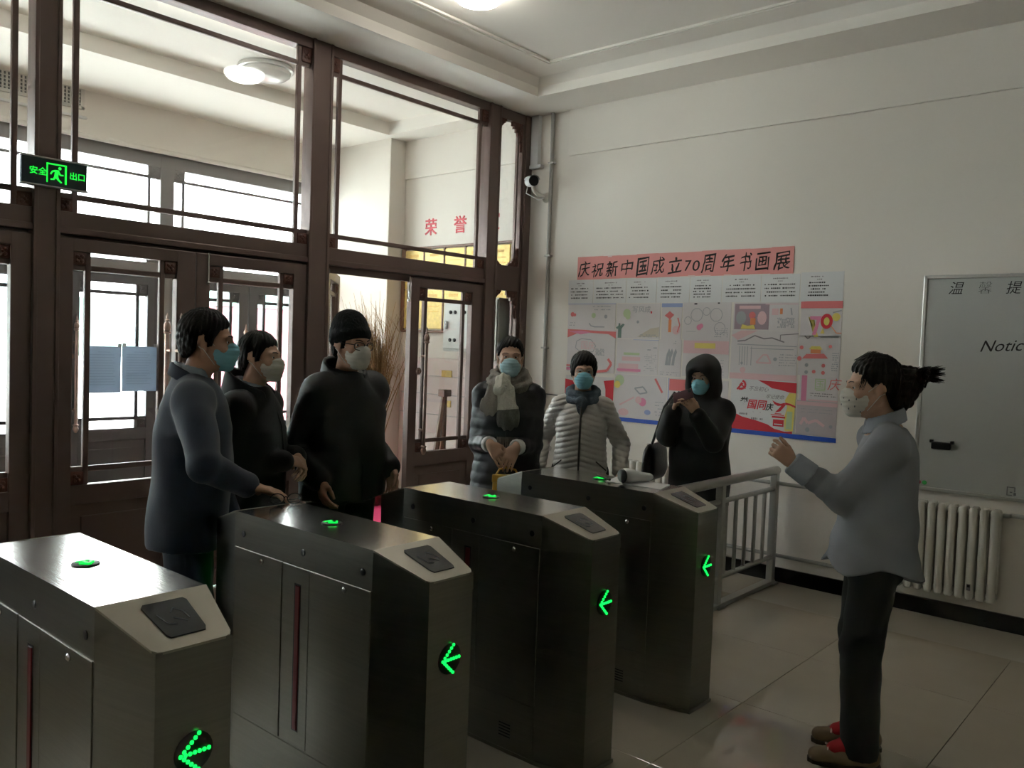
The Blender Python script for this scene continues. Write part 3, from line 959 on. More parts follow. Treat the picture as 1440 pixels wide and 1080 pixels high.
s = Sheet(4.371, 3.880, 1.768, 1.984, 'pale drawing with small hearts, leftmost in the row under the poems')
s.disc(RED_L, 0.10, 0.58, 0.020).disc(RED_L, 0.15, 0.56, 0.014).disc(GREEN_P, 0.55, 0.54, 0.022).disc(GREY_P, 0.8, 0.5, 0.016)
s.rows(GREY_P, 0.5, 0.9, 0.7, 0.95, 2, 0.7).line(GREY_P, [(0.46, 0.24), (0.50, 0.14), (0.58, 0.10), (0.78, 0.10)], 0.010).rows(GREY_P, 0.04, 0.16, 0.1, 0.3, 2).rect(BLUE_P, 0.0, 0.975, 1, 1.0)
s.done()
s = Sheet(3.872, 3.458, 1.698, 1.982, 'yellowish drawing with a dark green figure and brush writing')
s.poly(mat('poster_dark_green', (0.16, 0.23, 0.20), 0.8), [(0.05, 0.02), (0.13, 0.02), (0.13, 0.28), (0.20, 0.40), (0.16, 0.43), (0.10, 0.36), (0.09, 0.44), (0.06, 0.44), (0.05, 0.36), (0.0, 0.32), (0.02, 0.27), (0.05, 0.28)])
s.disc(GREEN_P, 0.24, 0.72, 0.036).disc(GREEN_P, 0.27, 0.62, 0.022).text(GREY_P, '写风成', 0.058, 0.36, 0.76).rect(RED, 0.78, 0.72, 0.81, 0.78).poly(mat('poster_tan', (0.55, 0.49, 0.40), 0.8), [(0.5, 0.06), (0.98, 0.06), (0.98, 0.34), (0.8, 0.3), (0.62, 0.16)]).rows(GREY_P, 0.55, 0.95, 0.04, 0.14, 2).disc(GREY_P, 0.5, 0.48, 0.012)
s.done()
s = Sheet(3.450, 3.266, 1.700, 1.982, 'narrow drawing of a red and orange hanging knot under a blue strip')
s.rect(BLUE_P, 0, 0.89, 1, 1.0).poly(ORANGE, [(0.36, 0.2), (0.5, 0.2), (0.5, 0.55), (0.36, 0.55)]).poly(RED_L, [(0.16, 0.66), (0.4, 0.78), (0.62, 0.68), (0.46, 0.58), (0.42, 0.52), (0.36, 0.58)]).disc(PINK_L, 0.74, 0.26, 0.035).line(RED_L, [(0.8, 0.6), (0.9, 0.4), (0.8, 0.2)], 0.01)
s.done()
s = Sheet(3.263, 2.856, 1.708, 1.988, 'faint pencil drawing with one pink flower')
s.disc(MAGENTA, 0.36, 0.32, 0.022).disc(MAGENTA, 0.40, 0.36, 0.018).rect(INK, 0.24, 0.94, 0.30, 0.975).rect(INK, 0.72, 0.96, 0.76, 0.99)
for u, v, r in ((0.3, 0.66, 0.05), (0.7, 0.66, 0.05), (0.78, 0.3, 0.045), (0.5, 0.75, 0.03), (0.12, 0.5, 0.03)):
    s.line(GREY_P, [(u + r / s.w * math.cos(t), v + r / s.h * math.sin(t)) for t in [k * PI / 5 for k in range(11)]], 0.004)
s.rows(GREY_P, 0.68, 0.95, 0.05, 0.32, 5, 0.7, 0.005).rect(GREY_P, 0.1, 0.2, 0.3, 0.21)
s.done()
s = Sheet(2.842, 2.345, 1.782, 1.984, 'pale sheet with a small drawing and lines of writing on its right half', PAPER_W)
s.rows(GREY_P, 0.68, 0.94, 0.10, 0.46, 7, 0.85, 0.008).rect(PINK_L, 0.6, 0.55, 0.7, 0.78).rect(ORANGE, 0.72, 0.58, 0.76, 0.78).line(GREY_P, [(0.88, 0.8), (0.90, 0.55)], 0.008).rect(PINK_L, 0.5, 0.92, 0.98, 0.95)
s.done()
s = Sheet(2.832, 2.562, 1.788, 1.974, 'mauve group portrait print with a dark edge', MAUVE_P, layer=1)
s.rect(PINK_L, 0.14, 0.80, 0.75, 0.93).disc(RED_L, 0.52, 0.55, 0.026).rect(ORANGE, 0.47, 0.18, 0.62, 0.44).poly(YELLOW, [(0.2, 0.02), (0.62, 0.02), (0.58, 0.18), (0.4, 0.14), (0.24, 0.2)]).disc(GREY_P, 0.2, 0.45, 0.04, ry=0.05).disc(PINK_L, 0.8, 0.45, 0.035, ry=0.05)
s.done()
s = Sheet(2.334, 2.045, 1.742, 1.990, 'poster with a big pink and red 70 on yellow under a pink header', PAPER_W)
s.rect(RED_L, 0, 0.80, 1, 1.0).poly(PINK_L, [(0, 0.98), (0.2, 1.0), (0.5, 0.985), (0, 1.0)])
s.poly(YELLOW, [(0.2, 0.56), (0.34, 0.5), (0.30, 0.2), (0.36, 0.0), (0.46, 0.0), (0.40, 0.2), (0.28, 0.42)], 0).poly(YELLOW, [(0.50, 0.1), (0.6, 0.1), (0.56, 0.26)], 0.0).disc(YELLOW, 0.86, 0.56, 0.028)
s.poly(MAGENTA, [(0.24, 0.58), (0.52, 0.58), (0.46, 0.36), (0.40, 0.06), (0.30, 0.06), (0.38, 0.34), (0.40, 0.48), (0.24, 0.48)], 0.0006)
s.disc(RED, 0.64, 0.44, 0.042, 0.0006, 0.052, 18).disc(YELLOW, 0.64, 0.44, 0.020, 0.0012, 0.028).line(ORANGE, [(0.76, 0.3), (0.88, 0.12), (1.0, 0.12)], 0.006).line(GREY_P, [(0.78, 0.68), (0.98, 0.74)], 0.008)
s.done()
s = Sheet(4.366, 3.870, 1.408, 1.767, 'red edged poster with curved bands and a cloud of writing')
s.poly(RED_L, [(0, 1.0), (0.35, 0.99), (0.6, 0.97), (1.0, 0.96), (1.0, 0.80), (0.85, 0.90), (0.5, 0.92), (0.2, 0.90), (0.0, 0.80)]).poly(MAGENTA, [(0.02, 0.95), (0.3, 0.97), (0.5, 0.93), (0.28, 0.88)], 0.0005)
s.line(GREY_P, [(0.2, 0.72), (0.18, 0.56), (0.3, 0.46), (0.55, 0.48), (0.6, 0.62), (0.5, 0.76), (0.3, 0.78), (0.2, 0.72)], 0.006).text(PINK_L, '国庆', 0.075, 0.29, 0.55).rows(GREY_P, 0.58, 0.78, 0.40, 0.56, 6, 0.9, 0.008)
s.line(RED_L, [(0.62, 0.02), (0.85, 0.06), (0.93, 0.22), (0.86, 0.33)], 0.022).rect(MAGENTA, 0.0, 0.03, 0.16, 0.10).rect(RED_L, 0.0, 0.12, 0.14, 0.16)
s.done()
s = Sheet(3.858, 3.462, 1.412, 1.693, 'pale sheet with a pink and green band of writing low on the left')
s.rect(PINK_L, 0.06, 0.05, 0.54, 0.30).rect(MAGENTA, 0.03, 0.08, 0.6, 0.15, 0.0004).rect(GREEN_P, 0.18, 0.55, 0.56, 0.62, 0.0004).rect(PINK_L, 0.14, 0.38, 0.58, 0.5).rect(GREY_P, 0.74, 0.70, 0.82, 0.73).rect(GREY_P, 0.88, 0.76, 0.96, 0.79).rows(GREY_P, 0.66, 0.96, 0.1, 0.6, 9, 0.6, 0.004).rect(BLUE_P, 0.4, 0.985, 1.0, 1.0)
s.done()
s = Sheet(3.462, 3.256, 1.412, 1.700, 'narrow grey pencil sketch of tall figures')
for u in (0.3, 0.42, 0.58):
    s.poly(GREY_P, [(u, 0.3), (u + 0.12, 0.3), (u + 0.14, 0.5), (u + 0.22, 0.66), (u + 0.16, 0.76), (u + 0.06, 0.6)])
s.rows(GREY_P, 0.55, 0.75, 0.8, 0.98, 3, 0.6).rows(GREY_P, 0.1, 0.9, 0.02, 0.14, 2, 0.6, 0.004)
s.done()
s = Sheet(3.250, 2.856, 1.420, 1.708, 'pinkish sheet with a pale yellow title, behind the hooded person')
s.rect(PINK_L, 0.02, 0.62, 0.98, 0.96).rect(YELLOW, 0.26, 0.76, 0.70, 0.90, 0.0004).rows(GREY_P, 0.5, 0.9, 0.05, 0.5, 6, 0.6, 0.005)
s.done()
s = Sheet(2.848, 2.340, 1.418, 1.780, 'large pale pink sheet with a river line and columns of writing')
s.rect(PINK_L, 0.0, 0.02, 1.0, 0.14).poly(PINK_L, [(0.0, 0.90), (0.15, 1.0), (0.4, 1.0), (0.1, 0.8)]).line(INK_GREY, [(0.10, 0.78), (0.22, 0.80), (0.36, 0.90), (0.5, 0.84), (0.62, 0.86), (0.8, 0.78)], 0.009).line(INK_GREY, [(0.74, 0.8), (0.74, 0.92), (1.0, 0.95)], 0.006).line(GREY_P, [(0.1, 0.72), (0.98, 0.70)], 0.006).line(GREY_P, [(0.3, 0.64), (0.94, 0.64)], 0.005)
for u in (0.14, 0.18, 0.22, 0.26, 0.32):
    s.line(GREY_P, [(u, 0.68), (u, 0.30)], 0.005)
s.rows(GREY_P, 0.72, 0.98, 0.3, 0.56, 5, 0.9, 0.006).line(PINK_L, [(0.40, 0.36), (0.50, 0.52), (0.56, 0.52), (0.62, 0.36), (0.40, 0.36)], 0.012).disc(PINK_L, 0.2, 0.20, 0.022).disc(GREY_P, 0.18, 0.34, 0.010).disc(GREY_P, 0.68, 0.44, 0.014)
s.done()
s = Sheet(2.338, 2.044, 1.475, 1.750, 'drawing of a red roofed gate with hearts, under the 70 poster')
s.poly(RED_L, [(0.10, 0.42), (0.20, 0.54), (0.62, 0.56), (0.72, 0.44)]).rect(ORANGE, 0.30, 0.56, 0.54, 0.66).poly(YELLOW, [(0.26, 0.66), (0.32, 0.74), (0.52, 0.74), (0.58, 0.66)]).disc(RED_L, 0.08, 0.7, 0.014).disc(RED_L, 0.76, 0.74, 0.012).disc(RED_L, 0.04, 0.42, 0.016)
for u, v in ((0.22, 0.26), (0.62, 0.26), (0.22, 0.08), (0.40, 0.1), (0.62, 0.08)):
    s.disc(RED_L if u > 0.3 else GREY_P, u, v, 0.013)
s.rows(GREY_P, 0.8, 0.96, 0.12, 0.6, 9, 0.9, 0.006).line(INK_GREY, [(0.14, 1.0), (0.22, 0.92), (0.28, 0.98)], 0.008)
s.done()
s = Sheet(4.372, 3.872, 1.045, 1.375, 'poster with broad red side bands, behind the silver puffer coat')
s.poly(RED, [(0, 0.1), (0.14, 0.1), (0.16, 0.7), (0.3, 0.84), (0.0, 0.90)]).poly(RED, [(1, 0.1), (0.86, 0.1), (0.84, 0.7), (0.8, 0.9), (1, 0.94)]).rows(GREY_P, 0.2, 0.8, 0.2, 0.6, 6)
s.done()
s = Sheet(3.866, 3.372, 1.050, 1.408, 'pale many coloured drawing with a pink flower above the blue tape')
s.disc(MAGENTA, 0.56, 0.40, 0.034).disc(PINK_L, 0.48, 0.44, 0.03).disc(GREEN_P, 0.10, 0.86, 0.045).disc(YELLOW, 0.06, 0.76, 0.03).line(RED_L, [(0.78, 0.94), (0.92, 0.64)], 0.018).line(GREY_P, [(0.4, 0.7), (0.56, 0.74), (0.64, 0.62), (0.5, 0.58), (0.4, 0.7)], 0.012).disc(BLUE_P, 0.66, 0.18, 0.03, ry=0.02).disc(PINK_L, 0.2, 0.14, 0.05, ry=0.03).rows(GREY_P, 0.78, 0.95, 0.1, 0.46, 5, 0.6, 0.006).line(PINK_L, [(0.12, 0.3), (0.4, 0.5)], 0.014)
s.done()
s = Sheet(3.362, 2.850, 1.056, 1.400, 'poster with a light red top band, partly behind the hooded person')
s.rect(RED_L, 0.02, 0.72, 0.7, 0.98).rect(BLUE_P, 0.0, 0.0, 0.015, 1.0).rows(GREY_P, 0.1, 0.6, 0.2, 0.6, 5)
s.done()
# big red poster
s = Sheet(2.832, 2.336, 1.048, 1.422, 'bold red and white poster with an emblem, brush writing and a red dove', PAPER, layer=1)
s.poly(RED, [(0.42, 1.0), (1.0, 0.985), (1.0, 0.79), (0.9, 0.80), (0.76, 0.84), (0.64, 0.86), (0.56, 0.92)])
s.poly(RED, [(0.0, 0.0), (0.97, 0.0), (0.97, 0.07), (0.86, 0.05), (0.7, 0.09), (0.60, 0.16), (0.42, 0.22), (0.2, 0.27), (0.06, 0.34), (0.0, 0.36)])
s.poly(YELLOW, [(0.86, 0.07), (0.98, 0.07), (1.0, 0.79), (0.9, 0.79), (0.84, 0.64), (0.88, 0.52), (0.84, 0.3)])
s.poly(GREEN_P, [(0.87, 0.10), (0.96, 0.10), (0.96, 0.44), (0.88, 0.44)], 0.0005)
s.poly(RED, [(0.655, 0.63), (0.69, 0.56), (0.74, 0.53), (0.80, 0.54), (0.85, 0.565), (0.84, 0.60), (0.78, 0.575), (0.72, 0.59)])
s.poly(RED, [(0.70, 0.40), (0.78, 0.43), (0.86, 0.56), (0.80, 0.55), (0.75, 0.47)])
s.poly(RED, [(0.84, 0.565), (0.92, 0.555), (1.0, 0.515), (1.0, 0.55), (0.92, 0.59), (0.85, 0.605)])
for v0, v1, a, b in ((0.30, 0.335, 0.66, 0.86), (0.35, 0.365, 0.64, 0.84), (0.14, 0.27, 0.68, 0.84), (0.375, 0.39, 0.70, 0.8)):
    s.rect(RED, a, v0, b, v1, 0.0004)
s.rect(PAPER, 0.70, 0.17, 0.82, 0.19, 0.0008)
# emblem: sickle and hammer
arc = [(0.155 + 0.075 * math.cos(t), 0.895 + 0.085 * math.sin(t)) for t in [math.radians(a) for a in range(70, -150, -20)]]
s.line(RED, arc, 0.016).line(RED, [(0.10, 0.80), (0.165, 0.90)], 0.012).poly(RED, [(0.13, 0.885), (0.165, 0.945), (0.20, 0.915), (0.165, 0.87)], 0.0004).line(RED, [(0.165, 0.90), (0.235, 0.82)], 0.010)
s.text(INK_GREY, '不忘初心', 0.038, 0.28, 0.795, shear=0.3).text(INK_GREY, '牢记使命', 0.034, 0.55, 0.665, shear=0.3)
s.text(INK, '举', 0.062, 0.15, 0.52, bold=0.001, shear=0.2).text(RED, '国同', 0.074, 0.265, 0.455, bold=0.0015, shear=0.2).text(INK, '庆', 0.056, 0.555, 0.44, bold=0.001, shear=0.2)
s.rows(INK_GREY, 0.13, 0.28, 0.30, 0.36, 1, 0.9, 0.014).rows(INK_GREY, 0.34, 0.52, 0.22, 0.28, 1, 0.9, 0.014).rows(GREY_P, 0.36, 0.5, 0.36, 0.40, 1, 0.8, 0.004)
s.done()
s = Sheet(2.318, 2.045, 1.296, 1.474, 'sheet with a pink bar and large 国庆 lettering beside the red poster')
s.rect(MAGENTA, 0.06, 0.0, 0.20, 1.0).text(GREEN_P, '国', 0.088, 0.38, 0.50).text(RED_L, '庆', 0.088, 0.72, 0.52, shear=0.2).rect(GREEN_P, 0.44, 0.42, 0.66, 0.46).rows(INK_GREY, 0.28, 0.95, 0.18, 0.36, 2, 0.85, 0.006).rect(PINK_L, 0.25, 0.02, 1.0, 0.08)
s.done()
s = Sheet(2.330, 2.044, 1.058, 1.300, 'pale mauve drawing with faint brush strokes in the lower right corner', mat('mauve_paper', (0.50, 0.44, 0.45), 0.8))
s.rect(PINK_L, 0.0, 0.86, 1.0, 0.97).line(PINK_L, [(0.12, 0.3), (0.2, 0.5), (0.3, 0.35), (0.5, 0.45), (0.7, 0.3)], 0.02).rows(GREY_P, 0.05, 0.9, 0.62, 0.8, 2, 0.7, 0.004).disc(GREY_P, 0.86, 0.3, 0.012).disc(GREY_P, 0.3, 0.16, 0.016)
s.done()
tag(MB().box(XW - 0.006, XW - 0.0045, 2.043, 4.372, 1.024, 1.056).build('blue_tape', BLUE_TAPE, org=(XW, 3.2, 1.03)), 'bright blue tape strip along the lower edge of the paper display', 'tape')

# ------------------------------------------------------------------ exit sign, notices, lamps, wall fittings
ex = empty('exit_sign', (1.78, YG - 0.035, 2.43), 'lit green exit sign with a running figure hanging on the door post', 'sign')
ya = YG - 0.055
MB().bbox(1.618, 1.944, ya, YG - 0.024, 2.357, 2.500, 0.004).build('case', EXIT_BODY, ex)
MB().bbox(1.612, 1.950, ya - 0.004, YG - 0.022, 2.496, 2.505, 0.002).bbox(1.612, 1.950, ya - 0.004, YG - 0.022, 2.352, 2.360, 0.002).build('rim', ALU, ex)
m = MB()
for s, x in (('安', 1.653), ('全', 1.697), ('出', 1.850), ('口', 1.892)):
    put_text(m, s, 0.043, (x, ya - 0.0015, 2.412), (1, 0, 0), (0, 0, 1), (0, -1, 0), bold=0.0006)
m.build('lettering', EXIT_GREEN, ex)


def flat(pts, y=ya - 0.0012, t=0.001):
    return MB().prism(pts, 'y', y - t, y)


m = MB()
for (a, b, c, d) in ((1.737, 1.744, 2.376, 2.478), (1.737, 1.838, 2.470, 2.478), (1.828, 1.838, 2.376, 2.478)):
    m.prism([(a, c), (b, c), (b, d), (a, d)], 'y', ya - 0.0022, ya - 0.0012)
m.build('door_pictogram', EXIT_GREEN, ex)
m = MB()
m.sphere((1.803, ya - 0.0015, 2.456), (0.0085, 0.0012, 0.0085), 12, 6)
for pts in ([(1.780, 2.446), (1.800, 2.446), (1.795, 2.412), (1.775, 2.412)], [(1.780, 2.446), (1.784, 2.438), (1.768, 2.432), (1.760, 2.418), (1.754, 2.422), (1.764, 2.440)],
            [(1.798, 2.444), (1.808, 2.426), (1.822, 2.426), (1.822, 2.419), (1.804, 2.418), (1.793, 2.434)], [(1.776, 2.414), (1.795, 2.414), (1.800, 2.398), (1.816, 2.384), (1.809, 2.379), (1.790, 2.394)],
            [(1.776, 2.414), (1.788, 2.408), (1.776, 2.392), (1.757, 2.390), (1.757, 2.398), (1.770, 2.400)]):
    m.prism(pts, 'y', ya - 0.0022, ya - 0.0012)
m.build('running_figure', EXIT_GREEN, ex)

for x0, x1, z0, z1, lab in ((1.985, 2.186, 1.250, 1.517, 'left one of two printed notices taped to the door pane'), (2.192, 2.398, 1.256, 1.520, 'right one of two printed notices taped to the door pane')):
    n = tag(MB().box(x0, x1, YG + 0.0425, YG + 0.0438, z0, z1).build('notice', PAPER_B, org=((x0 + x1) / 2, YG + 0.043, z0)), lab, 'notice', 'notices taped to the glass door')
    t = MB()
    for i in range(13):
        z = z1 - 0.035 - i * 0.0155
        u = x0 + (0.07 if i == 0 else 0.025)
        e = x1 - (0.06 if i == 0 else 0.03 + 0.03 * random.random())
        t.box(u, e, YG + 0.0418, YG + 0.0425, z, z + 0.0035)
    t.build('print', mat('blue_grey_print', (0.38, 0.45, 0.54), 0.8), n)
    for a in (x0, x1 - 0.02):
        MB().box(a, a + 0.022, YG + 0.0412, YG + 0.042, z1 - 0.004, z1 + 0.016).build('tape', PAPER, n)

lp = empty('ceiling_lamp', (3.72, 3.60, ZC), 'lit round ceiling lamp at the top edge of the view', 'lamp')
MB().lathe([(0.17, 0), (0.17, 0.02), (0.16, 0.024)], (3.72, 3.60, ZC), 'z', 32, -1).build('rim', ALU, lp, smooth=True)
MB().lathe([(0.158, 0.018), (0.150, 0.05), (0.125, 0.075), (0.075, 0.092), (0.001, 0.097)], (3.72, 3.60, ZC), 'z', 32, -1).build('glass_dome', LAMP_ON, lp, smooth=True)
lp = empty('ceiling_lamp', (3.78, 5.98, ZC), 'unlit round glass ceiling lamp in the porch beyond the glazing', 'lamp')
MB().lathe([(0.215, 0), (0.215, 0.03), (0.20, 0.035)], (3.78, 5.98, ZC), 'z', 32, -1).build('rim', ALU, lp, smooth=True)
MB().lathe([(0.198, 0.028), (0.190, 0.06), (0.155, 0.088), (0.09, 0.105), (0.001, 0.110)], (3.78, 5.98, ZC), 'z', 32, -1).build('glass_dome', LAMP_OFF, lp, smooth=True)
st = tag(MB().bbox(1.85, 3.40, YG + 0.092, YG + 0.12, 3.585, 3.605, 0.003).build('tube_lamp', LAMP_ON, org=(2.6, YG + 0.1, 3.6)), 'thin lit tube lamp behind the head of the glazing', 'lamp')

cm = empty('security_camera', (XW, 4.655, 2.91), 'white bullet security camera with a black front on a curved wall arm', 'camera')
MB().lathe([(0.045, 0), (0.045, 0.010), (0.030, 0.022), (0.020, 0.05)], (XW, 4.655, 2.91), 'x', 18, -1).build('wall_mount', RADI, cm, smooth=True)
MB().tube([(XW - 0.04, 4.655, 2.91), (XW - 0.10, 4.66, 2.915), (XW - 0.155, 4.668, 2.94), (XW - 0.175, 4.672, 2.985)], [0.017, 0.017, 0.016, 0.018], 12).build('arm', RADI, cm, smooth=True)
dirv = Vector((-0.55, -0.80, -0.10)).normalized()
c0 = Vector((XW - 0.16, 4.70, 3.03))
hd = MB().tube([c0 - dirv * 0.09, c0 - dirv * 0.085, c0 + dirv * 0.055, c0 + dirv * 0.06], [0.030, 0.042, 0.046, 0.044], 20).build('housing', PAPER, cm, smooth=True)
MB().tube([c0 + dirv * 0.058, c0 + dirv * 0.066, c0 + dirv * 0.068], [0.043, 0.043, 0.030], 20).build('lens_face', BLACK_PL, hd, smooth=True)
up = Vector((0, 0, 1))
sd = dirv.cross(up).normalized()
hood = MB()
rows = []
for t in (-0.08, 0.085):
    rows.append([c0 + dirv * t + (sd * math.sin(a) + up * math.cos(a)) * 0.051 for a in [math.radians(-75 + 15 * k) for k in range(11)]])
hood.add(rows[0] + rows[1], [(k, k + 1, 12 + k, 11 + k) for k in range(10)])
hood.build('sun_hood', PAPER, hd, smooth=True)
MB().tube([c0 - dirv * 0.05 - up * 0.035 + sd * 0.02, c0 - up * 0.10 - dirv * 0.06 + sd * 0.03, (XW - 0.13, 4.64, 2.87), (XW - 0.05, 4.65, 2.90)], 0.005, 8).build('cable', PAPER, cm, smooth=True)

cd = empty('conduit', (XW - 0.02, 4.595, 0.7), 'grey vertical conduit pipe on the white wall beside the glazed front', 'conduit')
MB().tube([(XW - 0.024, 4.600, 3.64), (XW - 0.024, 4.590, 0.77), (XW - 0.026, 4.585, 0.745), (XW - 0.028, 4.555, 0.728), (XW - 0.028, 4.52, 0.726)], 0.017, 12).build('pipe', PIPE, cd, smooth=True)
MB().lathe([(0.022, 0), (0.022, 0.03)], (XW - 0.028, 4.52, 0.726), 'y', 12, -1).build('end_fitting', CHROME, cd, smooth=True)
for z in (3.2, 2.4, 1.6, 0.95):
    MB().bbox(XW - 0.044, XW, 4.565, 4.625, z - 0.008, z + 0.008, 0.002).build('clip', PIPE, cd)
tag(MB().tube([(XW - 0.024, 4.58, 1.197), (XW - 0.03, 4.50, 1.196), (XW - 0.012, 4.36, 1.190), (XW - 0.006, 4.28, 1.186)], 0.005, 8).build('cable', BLACK_PL, org=(XW - 0.02, 4.4, 1.19), smooth=True), 'short dark cable leaving the conduit towards the paper display', 'cable')
tr = empty('cable_trunking', (XW - 0.03, 4.80, 3.2), 'white cable trunking box in the upper corner beside the glazing', 'trunking')
MB().bbox(XW - 0.045, XW, 4.74, 4.825, 3.19, ZS, 0.004).build('duct', PAPER, tr)
MB().bbox(XW - 0.05, XW, 4.70, 4.83, 3.17, 3.20, 0.004).build('end_cap', PAPER, tr)

# ------------------------------------------------------------------ porch
vt = empty('air_grille', (2.6, YO - 0.07, 3.47), 'white ventilation grille on the wall over the outer doors', 'grille')
yv = YO - 0.06
m = MB()
for (a, b, c, d) in ((1.50, 3.0, 3.640, 3.668), (1.50, 3.0, 3.462, 3.490), (1.50, 1.53, 3.462, 3.668), (2.97, 3.0, 3.462, 3.668)):
    m.bbox(a, b, yv - 0.018, yv + 0.004, c, d, 0.003)
m.build('grille_frame', RADI, vt)
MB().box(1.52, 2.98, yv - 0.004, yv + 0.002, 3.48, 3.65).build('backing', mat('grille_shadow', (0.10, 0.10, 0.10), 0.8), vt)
m = MB()
for k in range(48):
    x = 1.535 + k * 0.030
    m.box(x, x + 0.014, yv - 0.012, yv - 0.004, 3.485, 3.645)
for k in range(5):
    m.box(1.53, 2.97, yv - 0.013, yv - 0.005, 3.505 + 0.030 * k, 3.512 + 0.030 * k)
tag(m.build('mesh', RADI, vt), None, None, None, 'stuff')
MB().bbox(1.48, 3.02, yv - 0.03, yv + 0.004, 3.385, 3.405, 0.004).build('lower_ledge', PAPER, vt)

# honour board: dark frame, gold plaques in a row
hb = empty('honour_board', (XW, 5.7, 1.75), 'wooden framed board of gold honour plaques on the porch wall', 'board')
y0, y1, z0, z1 = 4.985, 6.47, 1.72, 2.545
MB().box(XW - 0.02, XW, y0, y1, z0, z1).build('back_panel', mat('honour_board_back', (0.66, 0.60, 0.44), 0.6), hb)
for (a, b, c, d) in ((y0, y1, z1 - 0.012, z1 + 0.012), (y0, y1, z0 - 0.012, z0 + 0.012), (y0 - 0.012, y0 + 0.012, z0, z1), (y1 - 0.03, y1 + 0.02, z0, z1)):
    MB().bbox(XW - 0.04, XW, a, b, c, d, 0.004).build('frame', WOOD_F, hb)
for k in range(5):
    for j in range(2):
        ya_, yb_ = y1 - 0.03 - k * 0.285, y1 - 0.03 - (k + 1) * 0.285 + 0.02
        za_, zb_ = z1 - 0.02 - (j + 1) * 0.395 + 0.01, z1 - 0.02 - j * 0.395
        p = MB().bbox(XW - 0.032, XW - 0.018, yb_, ya_, za_, zb_, 0.004).build('plaque', GOLD, hb)
        q = MB()
        q.rect = None
        for i in range(4):
            zz = zb_ - 0.07 - 0.05 * i
            q.box(XW - 0.034, XW - 0.032, yb_ + 0.05 + 0.02 * (i == 0), ya_ - 0.05 - 0.02 * (i == 0), zz, zz + (0.026 if i == 0 else 0.010))
        q.build('engraving', mat('gold_print', (0.60, 0.36, 0.06), 0.5), p)
    if k:
        yy = y1 - 0.03 - k * 0.285 + 0.01
        MB().bbox(XW - 0.038, XW - 0.016, yy - 0.012, yy + 0.010, z0, z1, 0.003).build('frame', WOOD_F, hb)
tx = MB()
for ch, y in (('荣', 6.20), ('誉', 5.795), ('室', 5.37)):
    put_text(tx, ch, 0.175, (XW - 0.002, y, 2.685), RX, RY, RN, extrude=0.003, bold=0.002)
tag(tx.build('wall_lettering', RED_TXT, org=(XW, 5.8, 2.7)), 'red 荣誉室 lettering on the porch wall above the honour board', 'lettering')

# lower display panel with small gold plates
dp = empty('display_panel', (XW, 5.8, 0.7), 'pale pink panel with small gold plates low on the porch wall', 'panel')
MB().bbox(XW - 0.032, XW - 0.003, 5.02, 6.45, 0.72, 1.46, 0.004).build('panel', mat('pale_pink_panel', (0.66, 0.56, 0.52), 0.4), dp)
for z in (0.90, 1.10, 1.28):
    MB().bbox(XW - 0.036, XW - 0.03, 5.02, 6.45, z, z + 0.008, 0.002).build('divider', mat('panel_line', (0.42, 0.40, 0.38), 0.5), dp)
for y in (5.80, 5.45, 5.15):
    for z in (1.30, 1.01):
        MB().bbox(XW - 0.04, XW - 0.03, y - 0.08, y + 0.06, z - 0.02, z + 0.045, 0.004).build('plate', GOLD, dp)

bxw = empty('electric_box', (XW - 0.08, 5.62, 1.53), 'white metal control box with a row of dark buttons on the porch wall', 'cabinet')
MB().bbox(XW - 0.16, XW - 0.042, 5.38, 5.73, 1.535, 2.0, 0.006).build('body', CABW, bxw)
dr = MB().bbox(XW - 0.175, XW - 0.158, 5.40, 5.715, 1.56, 1.985, 0.004).build('door', CABW, bxw)
for y, z in ((5.62, 1.90), (5.56, 1.90), (5.44, 1.90), (5.62, 1.64), (5.56, 1.64)):
    MB().lathe([(0.018, 0), (0.018, 0.008), (0.010, 0.014)], (XW - 0.175, y, z), 'x', 12, -1).build('button', BLACK_PL, dr, smooth=True)
MB().bbox(XW - 0.20, XW - 0.174, 5.655, 5.675, 1.74, 1.82, 0.004).build('handle', CHROME, dr)
bxg = empty('grey_cabinet', (XW - 0.1, 5.05, 1.5), 'grey wall cabinet seen through the carved side light', 'cabinet')
MB().bbox(XW - 0.20, XW - 0.042, 4.99, 5.30, 1.475, 2.03, 0.006).build('body', CABG, bxg)
d2 = MB().bbox(XW - 0.215, XW - 0.198, 5.0, 5.29, 1.47, 2.015, 0.004).build('door', CABG, bxg)
MB().lathe([(0.014, 0), (0.014, 0.012)], (XW - 0.215, 5.03, 1.9), 'x', 12, -1).build('lock', BLACK_PL, d2, smooth=True)

stk = empty('wooden_prop', (5.15, 5.32, 0), 'brown wooden folding prop standing behind the closed door leaf', 'prop')
for pa, pb in (((5.17, 5.25, 1.165), (4.98, 5.25, 0.02)), ((5.185, 5.27, 1.165), (5.34, 5.42, 0.02))):
    MB().tube([pa, pb], 0.026, 6).build('leg', WOOD_F, stk, smooth=True)
MB().bbox(5.135, 5.225, 5.22, 5.30, 1.14, 1.20, 0.006).build('head', WOOD_F, stk)

tag(MB().bbox(4.55, 5.42, 5.10, 6.95, 0.0, 0.014, 0.004).build('carpet', CARPET, org=(5.0, 6.0, 0)), 'magenta carpet runner on the porch floor inside the open doorway', 'carpet')

